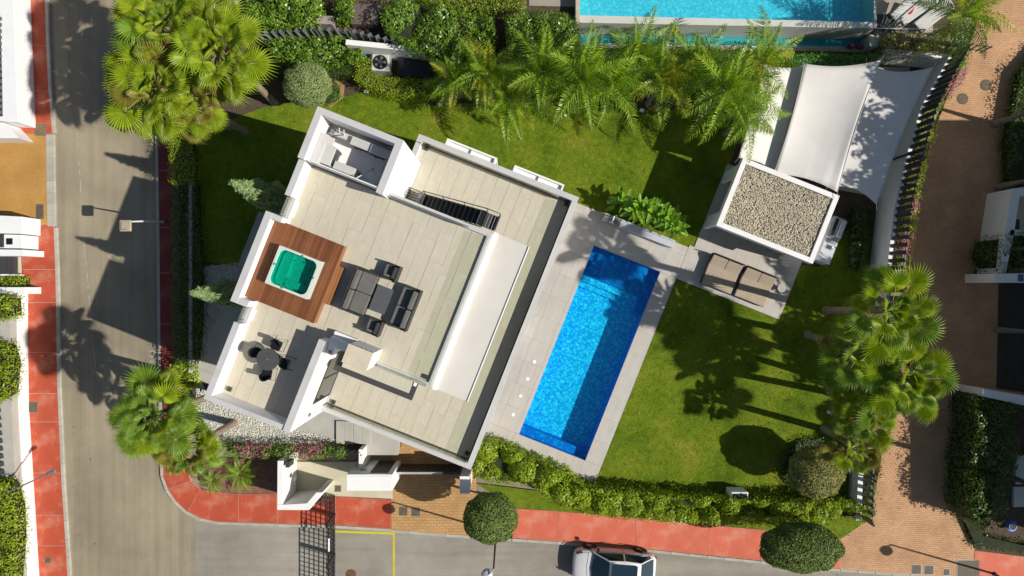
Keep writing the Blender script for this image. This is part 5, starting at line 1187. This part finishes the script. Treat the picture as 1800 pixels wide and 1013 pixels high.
def inset(p,d):
    a=sum(p[i-1][0]*p[i][1]-p[i][0]*p[i-1][1] for i in range(len(p))); s=1 if a>0 else -1; out=[]
    for i in range(len(p)):
        A,B,C=Vector(p[i-1]),Vector(p[i]),Vector(p[(i+1)%len(p)]); e=(B-A).normalized(); f=(C-B).normalized()
        n=Vector((-e.y-f.y,e.x+f.x))*s
        n=n.normalized() if n.length>1e-4 else Vector((-e.y,e.x))*s
        out.append(tuple(B+n*d))
    return out
def topiary(label,px,py,z,rx,ry,rz,m,leaf=.075,dens=1300,ground=0,name='topiary_tree',rough=.05,trunk=True):
    cx,cy=W(px,py,z); t=thing(name,label,'topiary',(cx,cy,ground))
    n=int(4*math.pi*((rx*ry)**1.6/3+2*(rx*rz)**1.6/3)**(1/1.6)*dens)
    d=RNG.normal(size=(n,3)); d/=np.linalg.norm(d,axis=1,keepdims=True); d=d[d[:,2]>-.75]
    lum=1+rough*(np.sin(d[:,0]*9+d[:,1]*5)+np.sin(d[:,1]*11+d[:,2]*7))*.6+RNG.normal(0,.018,len(d))
    c=np.array([cx,cy,z])+d*np.array([rx,ry,rz])*lum[:,None]
    nr=d/np.array([rx,ry,rz])+RNG.normal(0,.55,d.shape)
    quads(c,nr,leaf,.6,m,'crown',t)
    core=MB(); core.lathe([(max(.02,.93*math.sin(a)),-.93*math.cos(a)) for a in np.linspace(.1,3.0,9)],16)
    core.v=[(cx+x*rx,cy+y*ry,z+zz*rz) for x,y,zz in core.v]; core.build('branches',BRANCH,t,world=True)
    if trunk: MB().tube([(0,0,0),(.03,.0,(z-ground)*.5),(0,0,z-ground)],[.09,.07,.06],8).build('trunk',TRUNKG,t)
    return t
# ---- palms
def fan_mesh(name,m,Lp,Rb,nseg,spread,droop,seed):
    """costapalmate leaf: stalk, pleated palm united for two thirds, free drooping tips"""
    rnd=random.Random(seed); mb=MB(); mb.mi=1
    pts=[(Lp*i/4,0,.12*math.sin(i/4*math.pi)) for i in range(5)]
    mb.tube(pts,[.034,.027,.022,.018,.014],5); mb.mi=0
    zb=pts[-1][2]; skew=rnd.uniform(-.08,.08)
    def P(r,a,lift=0):
        x=Lp+r*math.cos(a); y=r*math.sin(a)
        z=zb-droop*(r/Rb)**2*Rb*.5+.20*abs(math.sin(a))*r*(1-.75*r/Rb)+skew*y+lift
        if abs(a)>1.5: z-=.16*r*(abs(a)-1.5)
        return (x,y,z)
    for i in range(nseg):
        a0=-spread+2*spread*i/nseg; a1=-spread+2*spread*(i+1)/nseg; am=(a0+a1)/2; w_=(a1-a0)/2
        R_=Rb*(1-.30*(abs(am)/spread)**2)*rnd.uniform(.94,1.04); rs=Rb*(1-.30*(abs(am)/spread)**2)*.60; rm=rs*.5
        j=rnd.uniform(-.025,.025)
        h=P(.03,am); l1=P(rm,am-w_); c1=P(rm,am,.045); r1=P(rm,am+w_); l2=P(rs,am-w_); c2=P(rs,am,.07); r2=P(rs,am+w_)
        k=rnd.uniform(.4,1.5)
        q=P(R_*.86,am+j,-.01*k); tip=P(R_*1.03,am+j*2,-.09*k-droop*.25*k)
        ex,ey=-math.sin(am)*.014,math.cos(am)*.014
        ql=(q[0]-ex,q[1]-ey,q[2]-.01); qr=(q[0]+ex,q[1]+ey,q[2]-.01)
        mb.add([h,l1,c1,r1,l2,c2,r2,ql,qr,tip],[(0,1,2),(0,2,3),(1,4,5,2),(2,5,6,3),(4,7,5),(7,8,5),(8,6,5),(7,9,8)])
    return mb.mesh(name,[m,PETI])
FANS={}
def fans(key,m):
    if key not in FANS: FANS[key]=[fan_mesh('frond',m,lp,rb,36,R(165),dr,i) for i,(lp,rb,dr) in enumerate(((.9,.70,.05),(1.35,.88,.15),(1.5,.95,.35),(1.35,.92,.7)))]
    return FANS[key]
def trunk(t,p0,p1,r0,r1,m,n=9,wob=.06):
    p0=Vector(p0); p1=Vector(p1); mb=MB(); pts=[];rad=[]
    for i in range(n*3+1):
        f=i/(n*3); p=p0.lerp(p1,f); p.x+=wob*math.sin(f*3); pts.append(p-p0)
        rad.append((r0+(r1-r0)*f)*(1+.06*(i%3==0))*(1.35 if i==0 else 1.15 if i==1 else 1))
    return mb.tube(pts,rad,10).build('trunk',m,t,smooth=False)
def fan_palm(label,base,hub,keys=('g',),nf=34,scale=1.0,tilt=(0,0),name='fan_palm',group=None,old=0):
    t=thing(name,label,'palm tree',base,0,group); rel=Vector(hub)-Vector(base)
    trunk(t,base,hub,.17,.15,TRUNK)
    ga=2.39996; off=random.uniform(0,6)
    for i in range(nf):
        f=i/(nf-1); el=R(80-108*f**.9+random.uniform(-10,10)); az=off+i*ga+random.uniform(-.15,.15)
        k='y' if (f>.85 and random.random()<.25) else random.choice(keys); ms=fans(*FK[k]); me=ms[0 if f<.2 else 1 if f<.5 else 2 if f<.8 else 3]
        s=scale*random.uniform(.74,1.12)*(.72+.28*min(1,f*2.2))
        m4=Matrix.Translation(rel+Vector((0,0,.1*(1-f))))@Matrix.Rotation(az,4,'Z')@Matrix.Rotation(-el,4,'Y')@Matrix.Rotation(random.uniform(-.6,.6),4,'X')@Matrix.Scale(s,4)
        link('frond',me,t,m4)
    for i in range(5):
        az=random.uniform(0,6.28); link('frond',fans('dead',FANB)[3],t,Matrix.Translation(rel-Vector((0,0,.15)))@Matrix.Rotation(az,4,'Z')@Matrix.Rotation(R(random.uniform(35,65)),4,'Y')@Matrix.Scale(scale*random.uniform(.7,.95),4))['label']='dry brown hanging frond'
    return t
FK={'g':('g',FAN),'b':('b',FAND),'y':('y',FANY)}
def hub(px,py,z): return (*W(px,py,z),z)
def vbase(px,py,z,g=0.0,dx=0,dy=0): x,y=W(px,py,z); return (x+dx,y+dy,g)
fan_palm('bright green fan palm over the street in the top left corner, uppermost of three',vbase(288,48,6.4,-.9,.6,-.2),hub(288,48,6.4),('g','g','g','b'),32)
fan_palm('bright green fan palm beside the grey-green topiary, rightmost of the top left three',vbase(384,90,6.2,0,.2,-.5),hub(384,90,6.2),('g',),33)
fan_palm('bright green fan palm nearest the street lamp, lowest of the top left three',vbase(276,155,6.1,0,.55,-.2),hub(276,155,6.1),('g','g','g','y'),33)
fan_palm('small fan palm between the upper left trio, filling their middle',vbase(335,182,5.2,0,.3,0),hub(335,182,5.2),('g','g','y'),26,.8)
fan_palm('deep green fan palm overhanging the asphalt at the street corner',vbase(268,733,6.4,0,.2,.1),hub(268,733,6.4),('b','b','g'),36,.90)
fan_palm('yellowing fan palm by the red corner pavement',vbase(328,789,4.8,0,.15,.2),hub(328,789,4.8),('g','y','g','b'),31,.76)
fan_palm('large fan palm beside the brick lane, uppermost of the right-hand clump',(16.1,-1.15,0),hub(1558,545,8.59),('g','b','b','g'),23,.88)
fan_palm('large dark fan palm overhanging the lawn in the right-hand clump',(15.17,-2.4,0),hub(1508,622,5.65),('b','b','g'),25,.92)
fan_palm('tall fan palm reaching farthest over the brick lane in the right-hand clump',vbase(1592,668,6.0,0,0.11),hub(1592,668,6.0),('b','g','g'),25,.86)
fan_palm('fan palm in the middle of the right-hand clump, set between its taller neighbours',vbase(1545,690,4.2,0,-.4,0),hub(1545,690,4.75),('b','g'),19,.85)
fan_palm('smaller fan palm just above the lowest one near the olive topiary',(16.3,-5.35,0),hub(1512,730,4.8),('g','g','b'),17,.68)
fan_palm('lowest small fan palm near the olive topiary',(16.0,-7.25,0),hub(1500,784,4.3),('g','g','y'),17,.68)
def feather_mesh(name,m,L,droop,seed,nl=30):
    rnd=random.Random(seed); mb=MB(); mb.mi=1
    def C(s): return Vector((L*s*(1-.12*droop*s*s),0,L*(.34*s-droop*.62*s*s)))
    mb.tube([C(i/9) for i in range(10)],[.028-.0023*i for i in range(10)],5); mb.mi=0
    for i in range(nl):
        s=.14+.85*i/(nl-1); p=C(s); d=(C(min(1,s+.02))-C(s-.02)).normalized(); ll=.60*math.sin(math.pi*min(1,(.18+.80*s)))**.7*(1-.35*s)*rnd.uniform(.85,1.1)*L/2.4
        for sd in (-1,1):
            a=R(72-34*s)+rnd.uniform(-.2,.2); dirv=(d*math.cos(a)+Vector((0,sd,0))*math.sin(a)); up=Vector((0,0,1))
            k=rnd.uniform(-.35,.75); q1=p+dirv*ll*.45+up*ll*(.18+k*.2); q2=p+dirv*ll+up*ll*(-.30-k)
            wv=d*.027
            mb.add([p-wv*.6,p+wv*.6,q1+wv,q1-wv,q2],[(0,1,2,3),(3,2,4)])
    return mb.mesh(name,[m,PETI])
FE={k:[feather_mesh('frond',m,2.75,dr,i) for i,dr in enumerate((.12,.5,.95,1.3))] for k,m in (('g',FEA),('y',FEAY))}
def feather_palm(label,h,g=0,nf=15,scale=1.0,keys=('g',),lean=(0,0),stems=1):
    base=(h[0]+lean[0],h[1]+lean[1],g); t=thing('feather_palm',label,'palm tree',base,0,'row of feather palms along the upper garden edge'); rel=Vector(h)-Vector(base)
    trunk(t,base,h,.12,.09,TRUNKG,6)
    off=random.uniform(0,6)
    for i in range(nf):
        f=i/(nf-1); el=R(68-78*f+random.uniform(-8,8)); az=off+i*2.39996+random.uniform(-.2,.2)
        me=FE[random.choice(keys)][0 if f<.15 else 1 if f<.45 else 2 if f<.8 else 3]; s=scale*random.uniform(.85,1.1)*(.75+.25*min(1,f*2))
        link('frond',me,t,Matrix.Translation(rel)@Matrix.Rotation(az,4,'Z')@Matrix.Rotation(-el,4,'Y')@Matrix.Rotation(random.uniform(-.35,.35),4,'X')@Matrix.Scale(s,4))
    return t
for px,py,z,sc,keys,lab in ((800,140,2.4,.72,'gy','small yellowish feather palm next to the white bucket'),(858,132,3.0,.85,'gy','feather palm second from the white bucket'),(893,172,2.6,.85,'ggy','yellow-green feather palm drooping over the lawn above the villa'),
    (955,128,4.0,.95,'g','feather palm against the dense leafy tree at the left end of the turquoise pool'),(1022,138,4.4,1.05,'g','dark feather palm whose long grey-green fronds hang furthest over the lawn'),(1078,150,3.8,.95,'g','feather palm between the dark drooping one and the middle of the row'),
    (1118,98,3.8,.9,'g','feather palm reaching up to the overflow trough, nearest the pool rim'),(1165,140,3.6,.95,'gyy','feather palm with a yellowing frond in the middle of the row'),(1215,112,3.6,.9,'g','feather palm right of the yellowing one, under the trough kerb'),(1276,158,4.3,1.1,'g','large open feather palm with long clear fronds beside the dark lawn shadow'),
    (1335,112,4.0,.95,'gy','feather palm overlapping the narrow shade sail'),(1312,205,3.2,.85,'g','low feather palm at the corner of the pool house roof')):
    feather_palm(lab,hub(px,py,z),0,18,sc,keys,(0,-.1))
feather_palm('feather palm at the top of the brick lane beside the neighbour sun deck',hub(1690,30,4.0),0,18,1.0,('g','g','y'))
# small palms in the mulch bed
for px,py,s,lab in ((428,830,.55,'small cycad-like palm in the mulch bed, the larger one'),(380,842,.4,'tiny palm in the mulch bed nearest the street corner')):
    t=thing('young_palm',lab,'young palm',(*W(px,py,PAVE),PAVE))
    MB().tube([(0,0,0),(0,0,.25)],[.08,.05],8).build('trunk',TRUNK,t)
    for i in range(11): link('frond',FE['g'][2],t,Matrix.Translation((0,0,.25))@Matrix.Rotation(i*2.4,4,'Z')@Matrix.Rotation(-R(45-40*i/11),4,'Y')@Matrix.Scale(s*.8,4))
# ---- clipped balls
topiary('flattened round grey-green topiary on the upper lawn near the villa',540,149,2.2,1.13,1.05,.75,GREYG)
topiary('round olive topiary at the lower right corner of the lawn',1434,831,2.0,1.25,1.2,1.0,OLIVE)
topiary('rounded dark green street tree between the tan driveway and the coral pavement',862,911,2.4,1.27,1.17,1.0,PINE,.08,1100,PAVE)
topiary('broad oval dark green street tree at the end of the coral pavement',1408,963,2.4,1.9,1.12,1.0,PINE,.08,1100,PAVE)
# ring of clipped edging under the olive topiary
hedge('low dark clipped ring hedge round the foot of the olive topiary',None,0,.35,DARKH,.08,350,.05,.5,flat=True,world_poly=[(W(1432,822,.3)[0]+1.75*math.cos(a),W(1432,822,.3)[1]+1.55*math.sin(a)) for a in np.linspace(0,2*math.pi,18)[:-1]],name='ring_hedge')
# ---- conifers leaning out in view (upright spires)
def spire(label,tip,z,base,r=.52,m=CYP):
    bx,by=base; t=thing('conifer',label,'conifer',(bx,by,0)); n=5200
    f=RNG.beta(1.0,1.35,n); a=RNG.uniform(0,6.283,n); rr=r*(1-f)**.7*(1+.18*np.sin(a*5+f*20))*RNG.uniform(.6,1.06,n)
    c=np.column_stack([bx+rr*np.cos(a),by+rr*np.sin(a),.15+f*(z-.15)])
    nr=np.column_stack([np.cos(a),np.sin(a),np.full(n,.55)])+RNG.normal(0,.45,(n,3))
    quads(c,nr,.24,.42,m,'foliage',t)
    MB().tube([(0,0,0),(0,0,z*.55),(0,0,z*.9)],[.22*r/.5,.2,.03],8).build('trunk',BRANCH,t)
    return t
spire('light green conifer beside the dark lawn, nearer the plant room',None,8.0,W(405,320,8.0),.95); spire('light green conifer in the white pebble bed beside the hot tub wall',None,7.9,W(335,515,7.9),.88)
# ---- broad-leaved plant row behind the bench
def leaf_mesh(name,L,Wd,bend,seed):
    mb=MB(); n=6; mb.mi=1; mb.tube([(-.35,0,-.18),(0,0,0)],.012,5); mb.mi=0
    for i in range(n):
        for sd in (-1,1):
            def q(k,e):
                s=k/n; w_=Wd/2*math.sin(math.pi*min(1,s*.93+.05))**.75*(1-.1*s); return (L*s,sd*w_*e,-bend*s*s*L+.22*w_*e)
            f=[(0,1,2,3)] if sd<0 else [(3,2,1,0)]
            mb.add([q(i,0),q(i,1),q(i+1,1),q(i+1,0)],[tuple(x) for x in f])
    return mb.mesh(name,[BIGL,PETI],smooth=True)
BL=[leaf_mesh('leaf',.72,.36,b,i) for i,b in enumerate((.12,.35,.6))]
def bigplant(label,px,py,nl,h=1.5,s=1.0):
    x,y=W(px,py,1.0); t=thing('broad_leaved_shrub',label,'shrub',(x,y,0),0,'broad-leaved shrubs behind the bench')
    for k in range(3):
        ox,oy=random.uniform(-.3,.3),random.uniform(-.2,.2); hh=h*random.uniform(.7,1.05)
        MB().tube([(ox*.4,oy*.4,0),(ox,oy,hh)],[.035,.025],6).build('stem',TRUNKG,t)
        for i in range(nl//3):
            f=i/max(1,nl//3-1); link('leaf',random.choice(BL),t,Matrix.Translation((ox,oy,hh*(1-.35*f)))@Matrix.Rotation(i*2.4+k,4,'Z')@Matrix.Rotation(-R(75-85*f+random.uniform(-12,12)),4,'Y')@Matrix.Translation((.33*s,0,.1))@Matrix.Rotation(random.uniform(-.5,.5),4,'X')@Matrix.Scale(s*random.uniform(.75,1.1),4))
    return t
for px,py,nl,lab in ((1090,355,14,'glossy broad-leaved shrub nearest the outdoor sink'),(1120,364,30,'tallest glossy broad-leaved shrub, behind the left half of the bench'),(1152,378,27,'glossy broad-leaved shrub behind the middle of the bench'),(1180,392,30,'glossy broad-leaved shrub at the end of the bench nearest the pool house')): bigplant(lab,px,py,int(nl*1.5),1.6 if nl>20 else 1.2,.74)
# ---- hedges
hedge('long yellow-green leafy hedge between the lawn and the coral pavement',[(1005,858),(1060,864),(1200,878),(1400,888),(1480,884),(1522,892),(1524,920),(1420,925),(1250,922),(1100,914),(1010,900)],-.5,1.5,FICUS,.13,520,.15,.45)
hedge('bright yellow-green bushy hedge at the corner of the pool deck above the gate pillar',[(838,782),(870,780),(1000,836),(1030,860),(1020,900),(985,892),(930,850),(870,850),(832,838)],-.3,1.6,FICUS,.14,480,.18,.5)
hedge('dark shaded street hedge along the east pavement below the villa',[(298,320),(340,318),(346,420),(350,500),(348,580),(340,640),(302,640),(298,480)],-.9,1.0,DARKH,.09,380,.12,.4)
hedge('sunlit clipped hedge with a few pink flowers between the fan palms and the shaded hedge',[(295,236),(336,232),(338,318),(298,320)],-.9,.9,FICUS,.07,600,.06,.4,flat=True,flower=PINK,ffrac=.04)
hedge('pale green grassy shrub at the lower end of the street hedge',[(302,640),(340,640),(344,680),(318,690),(300,668)],-.9,.5,FICUS,.12,420,.12,.3,cat='shrub',name='shrub')
hedge('climbing bougainvillea hedge with pink flowers above the mulch bed',[(384,782),(470,786),(560,786),(604,790),(600,808),(500,806),(388,806)],-.6,1.0,LAUREL,.09,420,.14,.35,flower=PINK,ffrac=.2)
hedge('clipped ivy-green hedge block around the pool heat pump',[(626,100),(648,102),(652,130),(700,138),(760,140),(764,168),(690,170),(640,152),(624,140)],0,1.1,FICUS,.07,700,.04,.4,flat=True)
hedge('dark clipped low hedge strip behind the grey-green topiary',[(470,110),(622,116),(624,134),(468,128)],0,.9,DARKH,.07,500,.04,.4,flat=True)
hedge('small clipped patch of edging under the grey-green topiary',[(575,140),(598,150),(600,175),(578,186),(560,180)],0,.25,LAUREL,.06,600,.03,.3,flat=True,name='ground_hedge')
hedge('leafy hedge over the grey slat fence left of the chiller wall',[(462,60),(540,52),(600,60),(634,80),(632,102),(560,110),(480,100)],0,1.6,LAUREL,.13,330,.22,.45)
hedge('mid-green hedge in the gap beside the brown stone slab',[(588,-4),(616,-12),(616,30),(588,32)],1.0,2.2,LAUREL,.12,360,.2,.4)
hedge('large green leafy shrub mass along the top edge beside the fan palms',[(440,-50),(548,-50),(556,10),(540,36),(490,44),(430,34),(420,0)],1.0,2.8,LAUREL,.15,300,.3,.55,cat='shrub',name='shrub_mass')
hedge('leafy oleander mass above the pool heat pump',[(668,2),(720,-6),(800,10),(866,30),(868,66),(830,90),(770,94),(715,78),(690,62),(672,42)],1.0,2.7,LAUREL,.17,280,.32,.55,cat='shrub',name='shrub_mass',asp=.36)
hedge('dense leafy tree crown at the left end of the turquoise pool',[(892,28),(930,12),(1000,22),(1020,40),(1018,92),(990,112),(930,110),(895,90)],1.0,3.2,LAUREL,.12,380,.35,.6,cat='tree',name='broadleaf_tree')
hedge('strip of clipped olive hedge at the very top, left of the small sun deck',[(735,-40),(925,-40),(920,14),(840,20),(740,0)],1.0,2.0,FICUS,.08,420,.08,.4,flat=True)
hedge('flat bright green clipped hedge along the head of the shade sails',[(1388,94),(1546,96),(1540,118),(1440,116),(1388,112)],0,1.5,VIVID,.08,700,.04,.3,flat=True)
hedge('dark clipped hedge strip under the overflow trough, half hidden by feather palms',[(1010,88),(1380,94),(1386,128),(1250,150),(1010,140)],0,1.0,VIVID,.10,330,.1,.4)
hedge('square clipped olive-green hedge in front of the neighbour sun deck',[(1562,58),(1680,56),(1682,92),(1560,92)],0,1.9,OLIVE,.09,550,.07,.35)
hedge('shaggy green hedge at the top corner of the brick lane',[(1680,40),(1712,45),(1716,80),(1700,112),(1678,118),(1682,90)],-.5,1.6,LAUREL,.11,420,.2,.4)
hedge('flowering creeper with pink blossoms along the lane fence, upper stretch',[(1670,110),(1704,100),(1705,125),(1680,165),(1655,190),(1640,180)],-.9,.9,LAUREL,.09,450,.14,.35,flower=PINK,ffrac=.25)
hedge('flowering creeper with pink blossoms along the lane fence, long lower stretch',[(1636,185),(1654,192),(1640,260),(1622,330),(1612,400),(1600,470),(1586,470),(1594,400),(1606,320),(1620,250)],-.9,.7,FICUS,.09,430,.14,.3,flower=PINK,ffrac=.22)
hedge('little creeper with purple flowers beside the lowest fan palm on the lane',[(1540,760),(1556,765),(1552,830),(1540,905),(1526,905),(1532,830)],-.9,.7,LAUREL,.09,420,.12,.3,flower=PINK,ffrac=.4)
hedge('row of dark tropical shrubs in the shade between the lawn and the tall white wall',[(1508,360),(1530,360),(1528,440),(1522,480),(1500,470)],0,.9,DARKH,.16,200,.25,.4,asp=.3,cat='shrub',name='shrub')
hedge('dark leafy hedge below the white wall in the lower right corner',[(1722,698),(1768,712),(1790,712),(1795,800),(1782,850),(1770,920),(1735,935),(1712,905),(1714,830),(1722,760)],-.9,1.4,DARKH,.13,330,.25,.5)
hedge('thin dark shrub over the planter wall on the right edge',[(1762,418),(1800,405),(1830,410),(1830,475),(1770,478),(1752,450)],-.8,1.3,DARKH,.14,180,.3,.5,asp=.35,cat='shrub',name='shrub')
hedge('dark ground ivy strip at the right edge beside the lane, above the planter wall',[(1776,245),(1800,120),(1850,70),(1850,325),(1780,325)],-.85,.0,DARKH,.12,220,.2,.5)
hedge('small ground ivy patch along the lane beside the hedge in the lower right corner',[(1698,835),(1722,700),(1716,850),(1735,940),(1800,955),(1850,960),(1850,980),(1716,966),(1692,915)],-.87,-.5,DARKH,.10,250,.08,.4)
hedge('small yellow-green box hedge in front of the garage across the street',[(-30,486),(33,486),(33,504),(-30,504)],-.9,.1,FICUS,.08,500,.06,.3)
hedge('yellow-green hedge behind the dark fence, upper clump on the left edge',[(-40,520),(10,520),(12,560),(-40,566)],.3,1.5,FICUS,.11,350,.18,.4)
hedge('yellow-green hedge behind the dark fence, middle clump on the left edge',[(-40,600),(2,606),(12,640),(6,700),(-40,720)],.3,1.5,FICUS,.11,350,.2,.4)
hedge('yellow-green hedge behind the dark fence, lowest and largest clump on the left edge',[(-50,846),(6,852),(20,900),(22,960),(12,1060),(-50,1060)],.3,1.5,FICUS,.11,350,.2,.4)
# clay edging beds
struct(MB().sheet([WP([(452,104),(632,100),(640,112),(622,122),(470,116)],0)],.006).build('clay_bed',CLAY))
struct(MB().sheet([WP([(590,140),(606,150),(604,172),(582,190),(576,186),(597,170),(598,152),(588,144)],0)],.016).build('clay_edging',CLAY))
# villa block and garden trees on the far side of the lane, whose shade falls across it
eb=thing('lane_villa','tall white villa block on the far side of the brick lane, beyond the right edge','building',(34,-3.0,ROAD))
MB().box(29.8,40,-13.4,6.2,ROAD,6.4).build('wall',STUCCO,eb,world=True,bevel=.02); MB().box(29.6,40.2,-13.6,6.4,6.401,6.7).build('roof',COPING,eb,world=True,bevel=.02)
for i in range(5): MB().box(29.76,29.8,-11.5+i*3.6,-9.6+i*3.6,1.2,3.4).build('window',DGLASS,eb,world=True)
def lane_tree(label,x,y,z,r,n=2600):
    t=thing('broadleaf_tree',label,'tree',(x,y,ROAD),0,'garden trees on the far side of the brick lane')
    MB().tube([(0,0,0),(.1,.05,(z+1)*.5),(0,0,z+1)],[.2,.15,.08],8).build('trunk',TRUNKG,t)
    k=26; d=RNG.normal(size=(k,3)); d/=np.linalg.norm(d,axis=1,keepdims=True); cl=np.array([x,y,z])+d*np.array([r,r,r*.85])*RNG.uniform(.3,.8,(k,1)); cr=RNG.uniform(.5,.95,k)*r*.45
    i=RNG.integers(0,k,n); e=RNG.normal(size=(n,3)); e/=np.linalg.norm(e,axis=1,keepdims=True); c=cl[i]+e*(cr[i]*RNG.uniform(.6,1.05,n))[:,None]
    quads(c,e+RNG.normal(0,.4,(n,3))+np.array([0,0,.4]),.34,.6,LAUREL,'crown',t)
    for q in range(6): MB().tube([(0,0,(z+1)*.6),tuple(cl[q]-np.array([x,y,ROAD]))],[.07,.02],5).build('limb',TRUNKG,t)
for x,y,z,r,lab in ((25.3,8.6,8.1,2.0,'leafy garden tree beyond the lane, the one furthest from the street'),(25.5,5.3,8.3,2.2,'leafy garden tree beyond the lane, second from its upper end'),(25.3,1.9,8.1,2.1,'leafy garden tree beyond the lane, level with the planter wall'),(25.5,-2.2,8.3,2.1,'leafy garden tree beyond the lane, level with the dark garage ramp'),(25.4,-6.0,8.2,2.1,'leafy garden tree beyond the lane, second from the street'),(25.8,-9.8,7.6,2.0,'leafy garden tree beyond the lane, nearest the south street')):
    lane_tree(lab,x,y,z,r,4800)

# wind-blown leaf litter
lp=np.concatenate([scatter(lawnB,1.1),scatter(lawnA,.5),scatter(WP([(1480,760),(1560,760),(1530,905),(1490,905)],0),9),scatter(WP([(1010,885),(1500,915),(1500,945),(1010,905)],-.85),3)])
zz=np.full(len(lp),.05); zz[np.array([not(inside(tuple(p),lawnA) or inside(tuple(p),lawnB)) for p in lp])]=-.82
fl=thing('leaf_litter','scattered dry leaves lying on the lawn and along the verge','leaves',(0,0,0)); 
stuff(quads(np.column_stack([lp,zz]),np.column_stack([RNG.normal(0,.3,len(lp)),RNG.normal(0,.3,len(lp)),np.ones(len(lp))]),.11,.5,LITTER,'fallen_leaves',fl))
rp=np.concatenate([scatter(WP([(124,500),(150,500),(175,1013),(128,1013)],ROAD),1.6),scatter(WP([(250,210),(276,210),(280,660),(262,660)],ROAD),2.2),scatter(WP([(900,951),(1480,1003),(1480,1013),(900,960)],ROAD),2.5),scatter(WP([(1560,700),(1600,700),(1590,900),(1545,900)],ROAD),3)])
fr=thing('leaf_litter','small dry leaves and debris along the road gutters','leaves',(0,0,0)); zr=np.where(rp[:,0]>15,PAVE+.0,ROAD+.02)
stuff(quads(np.column_stack([rp,zr]),np.column_stack([RNG.normal(0,.25,len(rp)),RNG.normal(0,.25,len(rp)),np.ones(len(rp))]),.09,.5,LITTER,'fallen_leaves',fr))
